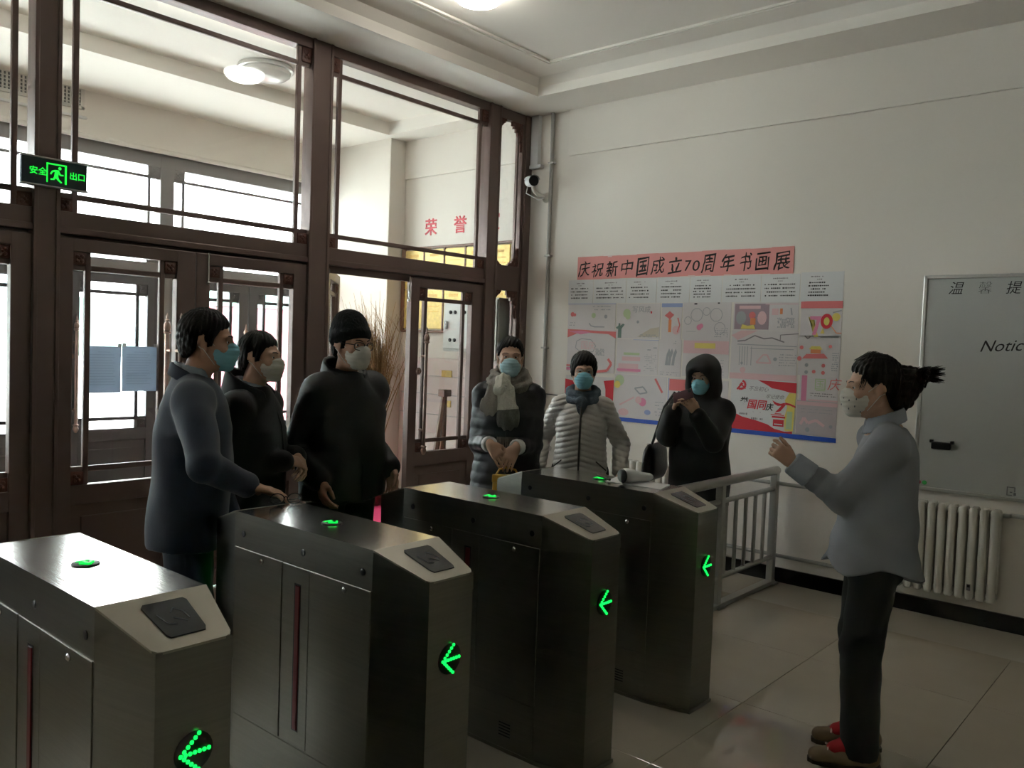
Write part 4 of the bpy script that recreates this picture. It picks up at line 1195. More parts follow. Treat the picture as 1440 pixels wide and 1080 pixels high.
br = empty('dry_branches', (5.26, 6.30, 0), 'tall spray of dry brown branches in a floor vase beside the porch pillar', 'branches')
rb = random.Random(5)
MB().lathe([(0.085, 0), (0.12, 0.06), (0.13, 0.22), (0.10, 0.40), (0.065, 0.50), (0.075, 0.54), (0.062, 0.545), (0.055, 0.50)], (5.26, 6.30, 0.015), 'z', 22).build('vase', mat('brown_vase', (0.10, 0.06, 0.04), 0.3), br, smooth=True)
for mt, n0, core in ((STRAW, 95, False), (STRAW2, 70, False), (mat('brown_dry_branch', (0.20, 0.12, 0.05), 0.85, noise=(20, 0.3)), 260, True)):
    m = MB()
    for i in range(n0):
        a = rb.gauss(PI * 0.86, 1.25)
        sp = abs(rb.gauss(0, 0.075 if core else 0.20)) + 0.03
        L = rb.uniform(0.85, 1.35) if core else rb.uniform(0.95, 1.62)
        p = Vector((5.26 + rb.uniform(-.035, .035), 6.30 + rb.uniform(-.035, .035), 0.475))
        d = Vector((math.cos(a) * sp, math.sin(a) * sp * 0.7, 1)).normalized()
        pts = [p]
        for k in range(6):
            d = (d + Vector((math.cos(a) * 0.03 * k * sp * 3 + rb.gauss(0, .04), rb.gauss(0, .04), rb.gauss(0, .02)))).normalized()
            p = p + d * L / 6
            if p.x > XW - 0.235:
                p.x = XW - 0.235 - rb.random() * 0.05
            pts.append(p.copy())
        m.tube(pts, [0.0052, 0.005, 0.0046, 0.0041, 0.0034, 0.0025, 0.0012], 4, False)
        for k in range(3, 6):
            for _ in range(2):
                t = pts[k] + Vector((rb.gauss(-0.06, .06), rb.gauss(0, .05), rb.uniform(.06, .17)))
                if t.x < XW - 0.23:
                    m.tube([pts[k], (pts[k] + t) / 2 + Vector((0, 0, .01)), t], [0.002, 0.0017, 0.0008], 3, False)
    tag(m.build('twig', mt, br), None, None, None, 'stuff')

# seen outside through the second inner door
ks = empty('kiosk', (6.9, 11.3, -0.12), 'green and dark pink booth standing outside beyond the outer doors', 'kiosk')
MB().bbox(6.5, 7.45, 11.0, 11.7, -0.12, 2.03, 0.01).build('body', mat('dark_pink_board', (0.42, 0.13, 0.16), 0.7), ks)
MB().bbox(6.4, 7.55, 10.9, 11.8, 2.03, 2.45, 0.02).build('canopy', mat('grey_green_board', (0.22, 0.36, 0.32), 0.7), ks)
MB().bbox(6.62, 7.0, 10.985, 11.02, 0.9, 1.7, 0.004).build('window', mat('pale_board', (0.5, 0.42, 0.42), 0.6), ks)

# ------------------------------------------------------------------ people: distance-field bodies meshed by surface nets
F32 = np.float32


def V(*a):
    return np.array(a, dtype=F32)


def unit(v):
    v = np.asarray(v, dtype=F32)
    return v / max(float(np.linalg.norm(v)), 1e-9)


class Field:
    """list of shapes blended into one solid"""

    def __init__(self):
        self.ops = []

    def add(self, fn, c, R, k=0.01, op='u'):
        self.ops.append((op, fn, np.asarray(c, dtype=F32), R, k))
        return self

    def cap(self, a, b, ra, rb, k=0.012, flat=None, op='u'):
        """tapered limb from a to b; flat=(axis, factor) squashes it along an axis"""
        a, b = np.asarray(a, dtype=F32), np.asarray(b, dtype=F32)
        ab = b - a
        L2 = max(float(ab @ ab), 1e-9)
        ax = None if flat is None else (unit(flat[0]), flat[1])

        def fn(p):
            q = p - a
            t = np.clip((q @ ab) / L2, 0, 1)
            w = q - t[:, None] * ab
            if ax is not None:
                w = w + np.outer(w @ ax[0], ax[0]) * (1 / ax[1] - 1)
            d = np.sqrt(np.einsum('ij,ij->i', w, w)) - (ra + (rb - ra) * t)
            return d if ax is None else d * min(1.0, 0.5 + 0.5 * ax[1])
        m = (a + b) / 2
        return self.add(fn, m, math.sqrt(L2) / 2 + max(ra, rb), k, op)

    def ell(self, c, r, k=0.012, M=None, op='u'):
        c, r = np.asarray(c, dtype=F32), np.asarray(r, dtype=F32)

        def fn(p):
            q = p - c
            if M is not None:
                q = q @ M
            k0 = np.sqrt((((q / r) ** 2).sum(1)))
            k1 = np.sqrt((((q / (r * r)) ** 2).sum(1))) + 1e-6
            return k0 * (k0 - 1) / k1
        return self.add(fn, c, float(max(r)), k, op)

    def loft(self, prof, k=0.015, pw=2.3, cut=True):
        """upright trunk: prof rows (z, rx, ry, cx, cy) from low to high"""
        P = np.array(prof, dtype=F32)

        def fn(p):
            z = p[:, 2]
            rx, ry, cx, cy = (np.interp(z, P[:, 0], P[:, i]).astype(F32) for i in (1, 2, 3, 4))
            u, v = np.abs(p[:, 0] - cx) / rx, np.abs(p[:, 1] - cy) / ry
            e = (u ** pw + v ** pw) ** (1 / pw)
            d = (e - 1) * np.minimum(rx, ry)
            return np.maximum(d, np.maximum(P[0, 0] - z, z - P[-1, 0])) if cut else d
        z0, z1 = P[0, 0], P[-1, 0]
        return self.add(fn, (float(P[:, 3].mean()), float(P[:, 4].mean()), (z0 + z1) / 2), (z1 - z0) / 2 + float(P[:, 1].max()), k)

    def clip(self, fn, k=0.004):
        """keep only where fn(p) < 0 (applied to everything so far)"""
        self.ops.append(('i', fn, None, None, k))
        return self

    def warp(self, fn):
        """add fn(p) to the distance: wrinkles, quilting"""
        self.ops.append(('w', fn, None, None, 0))
        return self

    def eval(self, pts, cen, half):
        """pts (B,n,3), cen (B,3): block centres, half: block half diagonal"""
        B, n, _ = pts.shape
        d = np.full((B, n), 0.5, dtype=F32)
        for op, fn, c, R, k in self.ops:
            if op in 'iw':
                f = fn(pts.reshape(-1, 3)).reshape(B, n).astype(F32)
                if op == 'w':
                    d = d + f
                elif k > 0:
                    h = np.clip(0.5 - 0.5 * (f - d) / k, 0, 1)
                    d = f + (d - f) * h + k * h * (1 - h)
                else:
                    d = np.maximum(d, f)
                continue
            s = np.flatnonzero(((cen - c) ** 2).sum(1) < (R + half + 0.06) ** 2)
            if not len(s):
                continue
            f = fn(pts[s].reshape(-1, 3)).reshape(len(s), n).astype(F32)
            e = d[s]
            if op == 'u':
                h = np.clip(0.5 + 0.5 * (e - f) / k, 0, 1)
                d[s] = e + (f - e) * h - k * h * (1 - h)
            else:
                g = -f
                h = np.clip(0.5 - 0.5 * (g - e) / k, 0, 1)
                d[s] = g + (e - g) * h + k * h * (1 - h)
        return d

    def bounds(self):
        lo, hi = np.full(3, 9.0), np.full(3, -9.0)
        for op, fn, c, R, k in self.ops:
            if op == 'u':
                lo, hi = np.minimum(lo, c - R - 0.02), np.maximum(hi, c + R + 0.02)
        return lo, hi

    def mesh(self, h, lo=None, hi=None):
        if lo is None:
            lo, hi = self.bounds()
        lo, hi = np.asarray(lo, dtype=F32), np.asarray(hi, dtype=F32)
        bs = 4
        nb = np.maximum(1, np.ceil((hi - lo) / (h * bs)).astype(int))
        N = nb * bs + 1
        g = np.stack(np.meshgrid(*[np.arange(i) for i in nb], indexing='ij'), -1).reshape(-1, 3)
        cen = (lo + (g + 0.5) * (h * bs)).astype(F32)
        half = 0.5 * h * bs * math.sqrt(3)
        dc = self.eval(cen[:, None, :], cen, half)[:, 0]
        act = np.abs(dc) < half * 1.35 + 0.012
        g, cen = g[act], cen[act]
        st = np.stack(np.meshgrid(*[np.arange(bs + 1)] * 3, indexing='ij'), -1).reshape(-1, 3)
        idx = g[:, None, :] * bs + st[None]
        pts = (lo + idx * h).astype(F32)
        dv = self.eval(pts, cen, half)
        D = np.full(tuple(N), 0.5, dtype=F32)
        # inactive inside blocks must read as inside
        ins = np.zeros(tuple(nb), dtype=bool)
        gi = np.stack(np.meshgrid(*[np.arange(i) for i in nb], indexing='ij'), -1).reshape(-1, 3)
        inside = gi[dc < 0]
        ins[inside[:, 0], inside[:, 1], inside[:, 2]] = True
        D[:-1, :-1, :-1][np.repeat(np.repeat(np.repeat(ins, bs, 0), bs, 1), bs, 2)] = -0.5
        ii = idx.reshape(-1, 3)
        D[ii[:, 0], ii[:, 1], ii[:, 2]] = dv.reshape(-1)
        D[0] = D[-1] = 0.5
        D[:, 0] = D[:, -1] = 0.5
        D[:, :, 0] = D[:, :, -1] = 0.5
        S = D < 0
        cnt = np.zeros(tuple(N - 1), dtype=np.int8)
        for a in (0, 1):
            for b in (0, 1):
                for c in (0, 1):
                    cnt += S[a:N[0] - 1 + a, b:N[1] - 1 + b, c:N[2] - 1 + c]
        cells = np.argwhere((cnt > 0) & (cnt < 8))
        if not len(cells):
            return np.zeros((0, 3)), np.zeros((0, 4), int)
        corners = np.array([(a, b, c) for a in (0, 1) for b in (0, 1) for c in (0, 1)])
        cv = np.stack([D[cells[:, 0] + a, cells[:, 1] + b, cells[:, 2] + c] for a, b, c in corners], 1)
        acc = np.zeros((len(cells), 3), dtype=np.float64)
        num = np.zeros(len(cells))
        for i in range(8):
            for j in range(i + 1, 8):
                if np.abs(corners[i] - corners[j]).sum() != 1:
                    continue
                va, vb = cv[:, i], cv[:, j]
                m = (va < 0) != (vb < 0)
                t = np.where(m, va / np.where(m, va - vb, 1), 0)[:, None]
                acc += np.where(m[:, None], corners[i] * (1 - t) + corners[j] * t, 0)
                num += m
        verts = lo + (cells + acc / num[:, None]) * h
        vid = np.full(tuple(N - 1), -1, dtype=np.int32)
        vid[cells[:, 0], cells[:, 1], cells[:, 2]] = np.arange(len(cells))
        quads = []
        for ax in range(3):
            o1, o2 = [(1, 2), (2, 0), (0, 1)][ax]
            sl_a = [slice(1, -1)] * 3
            sl_a[ax] = slice(0, -1)
            sl_b = list(sl_a)
            sl_b[ax] = slice(1, None)
            A, Bv = S[tuple(sl_a)], S[tuple(sl_b)]
            e = np.argwhere(A != Bv)
            if not len(e):
                continue
            flip = A[e[:, 0], e[:, 1], e[:, 2]]
            base = e.copy()
            base[:, o1] += 1
            base[:, o2] += 1
            q = []
            for d1, d2 in ((-1, -1), (0, -1), (0, 0), (-1, 0)):
                c = base.copy()
                c[:, o1] += d1
                c[:, o2] += d2
                q.append(vid[c[:, 0], c[:, 1], c[:, 2]])
            q = np.stack(q, 1)
            q[~flip] = q[~flip][:, ::-1]
            quads.append(q)
        quads = np.concatenate(quads)
        return verts, quads[(quads >= 0).all(1)]

    def build(self, name, material, parent, h=0.007, lo=None, hi=None):
        v, q = self.mesh(h, lo, hi)
        me = bpy.data.meshes.new(name)
        me.vertices.add(len(v))
        me.vertices.foreach_set('co', v.astype(np.float32).ravel())
        me.loops.add(len(q) * 4)
        me.loops.foreach_set('vertex_index', q.astype(np.int32).ravel())
        me.polygons.add(len(q))
        me.polygons.foreach_set('loop_start', np.arange(0, len(q) * 4, 4, dtype=np.int32))
        me.polygons.foreach_set('use_smooth', np.ones(len(q), dtype=bool))
        me.materials.append(material)
        me.update()
        me.validate()
        o = bpy.data.objects.new(name, me)
        COL.objects.link(o)
        o.parent = parent
        return o


def rotm(yaw=0, pitch=0, roll=0):
    """head frame: columns right, forward, up; yaw + turns to the person's left, pitch + looks up"""
    cy, sy, cp, sp, cr, sr = math.cos(yaw), math.sin(yaw), math.cos(pitch), math.sin(pitch), math.cos(roll), math.sin(roll)
    Z = np.array([[cy, -sy, 0], [sy, cy, 0], [0, 0, 1]])
    X = np.array([[1, 0, 0], [0, cp, -sp], [0, sp, cp]])
    Y = np.array([[cr, 0, sr], [0, 1, 0], [-sr, 0, cr]])
    return (Z @ X @ Y).astype(F32)


def ik(a, c, l1, l2, hint):
    """elbow position between shoulder a and wrist c, bending towards hint; c is pulled in when out of reach"""
    a, c = np.asarray(a, dtype=F32), np.asarray(c, dtype=F32)
    v = c - a
    L = float(np.linalg.norm(v))
    if L > (l1 + l2) * 0.995:
        c = a + v * ((l1 + l2) * 0.995 / L)
        L = (l1 + l2) * 0.995
        v = c - a
    u = v / L
    x = (l1 * l1 - l2 * l2 + L * L) / (2 * L)
    hgt = math.sqrt(max(l1 * l1 - x * x, 0))
    hv = np.asarray(hint, dtype=F32)
    hv = unit(hv - u * float(hv @ u))
    return a + u * x + hv * hgt, c


def add_head(F, c, M, s):
    """skull, face, ears and neck top; c = head centre, M = head frame, s = scale"""
    def W(x, y, z):
        return c + M @ V(x * s, y * s, z * s)

    def E(x, y, z, r, k=0.015, op='u'):
        F.ell(W(x, y, z), np.array(r) * s, k * s, M, op)

    def C(p, q, ra, rb, k=0.010, op='u', flat=None):
        F.cap(W(*p), W(*q), ra * s, rb * s, k * s, None if flat is None else (M @ V(*flat[0]), flat[1]), op)
    E(0, -0.012, 0.040, (0.074, 0.094, 0.082))
    E(0, 0.026, -0.012, (0.064, 0.070, 0.082), 0.02)
    E(0, 0.040, -0.075, (0.044, 0.046, 0.040), 0.03)
    E(0, 0.070, -0.088, (0.020, 0.018, 0.018), 0.02)
    for sx in (-1, 1):
        C((sx * 0.056, 0.0, -0.045), (sx * 0.030, 0.055, -0.086), 0.022, 0.020, 0.02)      # jaw line
        E(sx * 0.040, 0.068, -0.022, (0.024, 0.020, 0.020), 0.02)                          # cheek bone
        C((sx * 0.012, 0.090, 0.030), (sx * 0.050, 0.074, 0.030), 0.010, 0.009, 0.012)     # brow ridge
        E(sx * 0.031, 0.096, 0.010, (0.018, 0.015, 0.010), 0.010, 's')                     # eye socket
        C((sx * 0.016, 0.0855, 0.019), (sx * 0.046, 0.0745, 0.017), 0.0058, 0.0052, 0.004) # upper lid
        C((sx * 0.017, 0.0850, 0.003), (sx * 0.045, 0.0745, 0.005), 0.0052, 0.0046, 0.004) # lower lid
        E(sx * 0.074, -0.008, 0.000, (0.010, 0.020, 0.031), 0.008)                         # ear
        C((sx * 0.080, -0.022, 0.022), (sx * 0.083, -0.026, -0.004), 0.006, 0.006, 0.006)
        C((sx * 0.080, -0.006, 0.029), (sx * 0.080, -0.022, 0.022), 0.006, 0.006, 0.006)
        E(sx * 0.088, -0.010, 0.002, (0.006, 0.009, 0.015), 0.004, 's')
        E(sx * 0.077, 0.004, -0.028, (0.006, 0.008, 0.009), 0.006)
        E(sx * 0.012, 0.108, -0.030, (0.009, 0.010, 0.008), 0.006)                         # nostril wing
    C((0, 0.092, 0.018), (0, 0.114, -0.024), 0.0085, 0.0125, 0.010)                         # nose
    C((-0.020, 0.088, -0.058), (0.020, 0.088, -0.058), 0.008, 0.008, 0.008)                 # lips
    C((-0.016, 0.087, -0.068), (0.016, 0.087, -0.068), 0.008, 0.008, 0.006)
    return W


def add_hand(F, w, d, n, s, curl=(0.35, 0.5, 0.4), thumb=(0.5, 0.75), spread=0.10, side=1, curls=None):
    """w wrist, d finger direction, n palm normal, side +1 when the thumb lies along d x n"""
    d = unit(d)
    n = unit(np.asarray(n, dtype=F32) - d * float(np.asarray(n, dtype=F32) @ d))
    t = np.cross(d, n) * side
    w = np.asarray(w, dtype=F32)
    F.cap(w - d * 0.02, w + d * 0.02 * s, 0.026 * s, 0.026 * s, 0.012, (n, 0.72))
    for o in (-0.026, -0.009, 0.009, 0.026):
        F.cap(w + d * 0.018 * s + t * o * 0.7 * s, w + d * 0.078 * s + t * o * s, 0.0155 * s, 0.0125 * s, 0.010, (n, 0.85))
    F.ell(w + d * 0.035 * s + t * 0.026 * s + n * 0.010 * s, np.array((0.018, 0.018, 0.024)) * s, 0.012)
    lens = ((0.030, 0.040, 0.024, 0.019), (0.010, 0.045, 0.027, 0.020), (-0.010, 0.041, 0.026, 0.020), (-0.029, 0.032, 0.020, 0.018))
    tips = []
    for i, (o, l1, l2, l3) in enumerate(lens):
        cu = curls[i] if curls else curl
        a = 0.0
        dd = unit(d + t * o / 0.03 * spread)
        p = w + d * 0.080 * s + t * o * s
        r = 0.0092 * s if i < 3 else 0.0080 * s
        for l, c_ in zip((l1, l2, l3), cu):
            a += c_
            q = p + (dd * math.cos(a) + n * math.sin(a)) * l * s
            F.cap(p, q, r, r * 0.90, 0.0035)
            p, r = q, r * 0.90
        tips.append(p)
    # thumb
    b = w + d * 0.022 * s + t * 0.026 * s
    m = b + (d * 0.62 + t * 0.62 * (1 - 0.4 * thumb[0]) + n * 0.45 * (0.4 + thumb[0])) * 0.042 * s
    F.cap(b, m, 0.0145 * s, 0.0115 * s, 0.010)
    e = unit(d * 0.86 - t * 0.25 * thumb[1] + n * 0.45 * thumb[1] + t * 0.35 * (1 - thumb[1]))
    q = m + e * 0.032 * s
    F.cap(m, q, 0.0112 * s, 0.0100 * s, 0.005)
    q2 = q + unit(e - t * 0.25 * thumb[1]) * 0.026 * s
    F.cap(q, q2, 0.0100 * s, 0.0078 * s, 0.004)
    tips.append(q2)
    return tips


SKIN = mat('skin', (0.44, 0.245, 0.165), 0.55, noise=(18, 0.08))
SKIN_L = mat('light_skin', (0.50, 0.30, 0.21), 0.55, noise=(18, 0.08))
HAIR = mat('black_hair', (0.0075, 0.006, 0.0055), 0.55, noise=(60, 0.4, (1, 1, 0.3)), bump=(160, 0.4, (1, 1, 0.25)), spec=0.3)
EYE = mat('eye_white', (0.55, 0.52, 0.50), 0.3)
IRIS = mat('dark_iris', (0.012, 0.008, 0.006), 0.15)
MASK_B = mat('blue_mask', (0.22, 0.50, 0.60), 0.85, bump=(90, 0.1))
MASK_LB = mat('pale_blue_mask', (0.40, 0.58, 0.64), 0.85, bump=(90, 0.1))
MASK_W = mat('white_mask', (0.60, 0.58, 0.53), 0.85, bump=(90, 0.1))
LOOP = mat('mask_loop', (0.60, 0.60, 0.58), 0.8)
NAVY = mat('navy_suit', (0.013, 0.020, 0.040), 0.75, noise=(30, 0.15), bump=(160, 0.08), sheen=0.15)
BLACK_C = mat('black_coat_cloth', (0.0060, 0.0062, 0.0068), 0.75, noise=(20, 0.2), bump=(140, 0.1), sheen=0.1)
BLACK_N = mat('black_nylon', (0.0058, 0.0062, 0.0064), 0.6, noise=(20, 0.2), bump=(30, 0.15))
PUFF_B = mat('black_down_coat', (0.0095, 0.010, 0.012), 0.48, noise=(20, 0.2), bump=(35, 0.25))
PUFF_S = mat('silver_beige_down', (0.46, 0.43, 0.40), 0.34, noise=(20, 0.06), bump=(40, 0.25), sheen=0.1)
TROUS = mat('black_trousers', (0.006, 0.006, 0.006), 0.8, noise=(30, 0.2), bump=(120, 0.08))
SHIRT = mat('grey_blue_shirt', (0.235, 0.245, 0.275), 0.8, noise=(14, 0.06), bump=(220, 0.06))
SHIRT_L = mat('pale_blue_shirt', (0.36, 0.42, 0.50), 0.8)
SHOE_B = mat('black_shoe_leather', (0.010, 0.009, 0.009), 0.4)
SHOE_T = mat('tan_shoe_leather', (0.165, 0.11, 0.055), 0.55, noise=(12, 0.15))
SOLE = mat('shoe_sole', (0.05, 0.035, 0.02), 0.7)
SOCK_R = mat('red_sock', (0.33, 0.010, 0.014), 0.9)
KNIT_B = mat('black_knit', (0.009, 0.010, 0.011), 0.95, bump=(110, 0.6, (1, 1, 0.4)))
SCARF_G = mat('grey_beige_scarf', (0.27, 0.245, 0.22), 0.95, noise=(40, 0.15), bump=(120, 0.6))
SCARF_W = mat('cream_scarf', (0.52, 0.50, 0.43), 0.95, noise=(40, 0.1), bump=(120, 0.6))
SCARF_D = mat('dark_grey_scarf', (0.14, 0.135, 0.12), 0.95, noise=(40, 0.15), bump=(120, 0.6))
KNIT_G = mat('blue_grey_knit', (0.085, 0.11, 0.14), 0.95, bump=(120, 0.6))
YELLOW_B = mat('yellow_bag', (0.50, 0.27, 0.03), 0.55, noise=(8, 0.12))
LEATH = mat('black_leather', (0.010, 0.009, 0.009), 0.32, bump=(70, 0.2))


class Figure:
    """one standing person; local axes: x to the person's right, y forward, z up"""

    def __init__(self, label, at, face, H=1.66, head=(0, 0, 0), group=None, hs=1.0, shoulders=0.185, lean=0.0, neck=0.0, stance=0.10, skin=None, feet=(0.0, 0.0)):
        self.root = empty('person', (at[0], at[1], 0), label, 'person', local=True, rotz=math.atan2(face[1], face[0]) - PI / 2)
        self.H = H
        k = self.k = H / 1.70
        self.skin = skin or SKIN
        self.F = Field()
        self.M = rotm(*[math.radians(a) for a in head])
        self.hs = k * 0.96 * hs
        self.hc = V(0, lean + neck + 0.012, H - 0.122 * self.hs)
        self.sh = {s: V(s * shoulders * k, lean, 1.355 * k) for s in (-1, 1)}
        self.hip = {s: V(s * 0.092 * k, 0, 0.90 * k) for s in (-1, 1)}
        self.ank = {s: V(s * stance, feet[0] if s < 0 else feet[1], 0.085) for s in (-1, 1)}
        self.knee = {s: (self.hip[s] + self.ank[s]) / 2 + V(0, 0.025, 0.01) for s in (-1, 1)}
        self.lean = lean
        self.arm = {}

    def loc(self, x, y, z):
        """world point to local"""
        a = -self.root.rotation_euler.z
        dx, dy = x - self.root.location.x, y - self.root.location.y
        return V(dx * math.cos(a) - dy * math.sin(a), dx * math.sin(a) + dy * math.cos(a), z)

    def ldir(self, x, y, z):
        a = -self.root.rotation_euler.z
        return V(x * math.cos(a) - y * math.sin(a), x * math.sin(a) + y * math.cos(a), z)

    def set_arm(self, s, wrist, hint, d, n, **kw):
        """s=+1 the person's right arm"""
        k = self.k
        e, w = ik(self.sh[s], wrist, 0.295 * k, 0.245 * k, hint)
        self.arm[s] = (e, w, d, n, kw)
        return w

    def body(self, h=0.006):
        F, k, lean = self.F, self.k, self.lean
        W = self.W = add_head(F, self.hc, self.M, self.hs)
        nb = V(0, lean - 0.012, 1.40 * k)
        F.cap(nb, W(0, -0.010, -0.05), 0.058 * k, 0.052 * k, 0.02)
        F.loft([(0.86 * k, 0.155 * k, 0.10 * k, 0, 0), (1.05 * k, 0.13 * k, 0.085 * k, 0, lean * 0.4), (1.25 * k, 0.155 * k, 0.10 * k, 0, lean * 0.8), (1.345 * k, 0.135 * k, 0.085 * k, 0, lean), (1.43 * k, 0.06 * k, 0.06 * k, 0, lean - 0.01)], 0.02)
        for s in (-1, 1):
            F.cap(self.hip[s], self.knee[s], 0.078 * k, 0.052 * k, 0.02)
            F.cap(self.knee[s], self.ank[s], 0.050 * k, 0.034 * k, 0.015)
            F.cap(self.ank[s] - V(0, 0, 0.01), self.ank[s] + V(s * 0.01, 0.12, -0.05), 0.034, 0.024, 0.015)
            e, w, d, n, kw = self.arm[s]
            F.cap(V(s * 0.06 * k, lean, 1.395 * k), self.sh[s], 0.048 * k, 0.05 * k, 0.03)
            F.cap(self.sh[s], e, 0.048 * k, 0.038 * k, 0.015)
            F.cap(e, w, 0.037 * k, 0.025 * k, 0.012)
            tips = add_hand(F, w, d, n, k * kw.pop('hs', 0.98), side=kw.pop('side', s), **kw)
            self.arm[s] = (e, w, d, n, tips)
        b = F.build('body', self.skin, self.root, h)
        tag(b, 'skin of the face and hands')
        return b

    def eyes(self, brow=1.0, look=(0, 0)):
        W, s, M = self.W, self.hs, self.M
        f = M @ V(look[0], 1, look[1])
        for sx in (-1, 1):
            c = W(sx * 0.031, 0.0735, 0.010)
            e = MB().sphere(c, 0.0122 * s, 14, 10).build('eye', EYE, self.root, smooth=True)
            MB().sphere(c + f * 0.0070 * s, 0.0066 * s, 12, 8).build('iris', IRIS, e, smooth=True)
            if brow:
                MB().tube([W(sx * 0.014, 0.0985, 0.030), W(sx * 0.028, 0.0955, 0.0355), W(sx * 0.042, 0.0865, 0.035), W(sx * 0.052, 0.077, 0.030)], [0.003 * s * brow, 0.0042 * s * brow, 0.0036 * s * brow, 0.0018 * s * brow], 6).build('eyebrow', HAIR, self.root, smooth=True)

    def mask(self, m, loops=True, drop=0.0, print_mat=None):
        W, s, M, c = self.W, self.hs, self.M, self.hc
        F = Field()
        F.ell(W(0, 0.048, -0.045 - drop), np.array((0.066, 0.073, 0.068)) * s, 0.01, M)
        F.ell(W(0, 0.092, -0.022 - drop), np.array((0.026, 0.034, 0.030)) * s, 0.03 * s, M)
        F.ell(W(0, 0.072, -0.085 - drop), np.array((0.038, 0.036, 0.032)) * s, 0.03 * s, M)

        def q(p):
            return ((p - c) @ M) / s
        F.warp(lambda p: 0.0011 * np.sin((q(p)[:, 2]) * 2 * PI / 0.019) * s)

        def keep(p):
            l = q(p)
            top = l[:, 2] - (0.000 - drop + 0.012 * np.clip(1 - np.abs(l[:, 0]) / 0.03, 0, 1) - 0.25 * np.clip(np.abs(l[:, 0]) - 0.03, 0, 1))
            bot = (-0.112 - drop) - l[:, 2]
            back = 0.030 - l[:, 1] - 0.10 * np.clip(-0.05 - l[:, 2], 0, 1)
            return np.maximum(np.maximum(top, bot), back).astype(F32) * s
        F.clip(keep, 0.003)
        o = F.build('mask', m, self.root, 0.0038)
        if loops:
            for sx in (-1, 1):
                for z0, z1 in ((-0.012, 0.026), (-0.085, -0.026)):
                    MB().tube([W(sx * 0.060, 0.040, z0 - drop * 0.5), W(sx * 0.0735, 0.018, (z0 * 0.5 + z1 * 0.5)), W(sx * 0.082, -0.004, z1), W(sx * 0.079, -0.026, z1 * 0.6)], 0.0014 * s, 5).build('ear_loop', LOOP, o, smooth=True)
        return o

    LINES = {
        # lower edge of the hair (z) against depth (y), head units: nape ... ear ... sideburn ... forehead
        'short': ((-0.20, -0.068), (-0.070, -0.066), (-0.036, -0.028), (-0.028, 0.026), (-0.008, 0.034), (-0.002, 0.006), (0.006, -0.014), (0.024, -0.012), (0.034, 0.024), (0.052, 0.048), (0.074, 0.066), (0.13, 0.078)),
        'bob': ((-0.20, -0.085), (-0.060, -0.080), (-0.030, -0.040), (-0.010, -0.022), (0.020, -0.030), (0.036, 0.000), (0.056, 0.034), (0.078, 0.052), (0.13, 0.062)),
        'back': ((-0.20, -0.095), (-0.060, -0.080), (-0.034, -0.010), (-0.022, 0.022), (0.004, 0.026), (0.022, 0.010), (0.034, 0.030), (0.056, 0.060), (0.076, 0.076), (0.13, 0.088)),
    }

    def hair(self, thick=0.012, line='short', m=None, top=0.0, noise=0.005):
        """cap of hair above its hairline"""
        W, s, M, c = self.W, self.hs, self.M, self.hc
        F = Field()
        F.ell(W(0, -0.014, 0.042), np.array((0.074 + thick, 0.094 + thick, 0.082 + thick + top)) * s, 0.01, M)
        F.ell(W(0, -0.040, -0.010), np.array((0.068 + thick * 0.7, 0.062 + thick * 0.8, 0.085)) * s, 0.02, M)
        for sx in (-1, 1):
            F.ell(W(sx * 0.052, 0.018, 0.000), np.array((0.022 + thick * 0.4, 0.034, 0.040)) * s, 0.015, M)
        L = np.array(self.LINES[line], dtype=F32)

        def q(p):
            return ((p - c) @ M) / s

        def keep(p):
            l = q(p)
            j = noise * (np.sin(l[:, 0] * 150 + 1.3) * 0.6 + np.sin(l[:, 0] * 390 + l[:, 1] * 220) * 0.5)
            return ((np.interp(l[:, 1], L[:, 0], L[:, 1]) + j * np.clip(l[:, 1] * 20, 0.3, 1) - l[:, 2]) * 0.8).astype(F32) * s
        # the hair thins out towards the forehead
        F.warp(lambda p: (thick * 0.9 * s * np.exp(np.minimum(keep(p), 0) / (0.016 * s)) * np.clip((q(p)[:, 1] - 0.02) * 40, 0, 1)).astype(F32))
        F.clip(keep, 0.005)

        def strands(p):
            l = q(p)
            a = np.arctan2(l[:, 0], l[:, 1] + 0.02)
            return (0.0022 * np.sin(a * 26 + l[:, 2] * 70) + 0.0016 * np.sin(l[:, 0] * 260 + l[:, 2] * 140)).astype(F32) * s
        F.warp(strands)
        return F.build('hair', m or HAIR, self.root, 0.0046)

    def sleeves(self, F, r0, r1, r2, k=0.02, cuff=0.02, droop=0.0, over=None):
        for s in (-1, 1):
            e, w = self.arm[s][0], self.arm[s][1]
            u = unit(w - e)
            F.cap(V(s * 0.07 * self.k, self.lean - 0.006, 1.392 * self.k), self.sh[s] + V(-s * 0.015, 0, -0.006), 0.060 * self.k, r0 * 0.95, k)
            F.cap(self.sh[s] + V(-s * 0.02, 0, 0.0), e, r0, r1, k)
            F.cap(e, w - u * cuff, r1, r2, 0.012)

    def trousers(self, m=TROUS, r=(0.105, 0.078, 0.062), hem=0.075, h=0.009, fold=0.003):
        F, k = Field(), self.k
        F.loft([(0.80 * k, 0.165 * k, 0.115 * k, 0, 0), (0.95 * k, 0.165 * k, 0.115 * k, 0, 0), (1.02 * k, 0.15 * k, 0.10 * k, 0, 0)], 0.02)
        for s in (-1, 1):
            F.cap(self.hip[s], self.knee[s], r[0] * k, r[1] * k, 0.03)
            low = self.ank[s] * 0.88 + self.knee[s] * 0.12
            F.cap(self.knee[s], V(self.ank[s][0], self.ank[s][1] - 0.005, hem), r[1] * k, r[2] * k, 0.02)
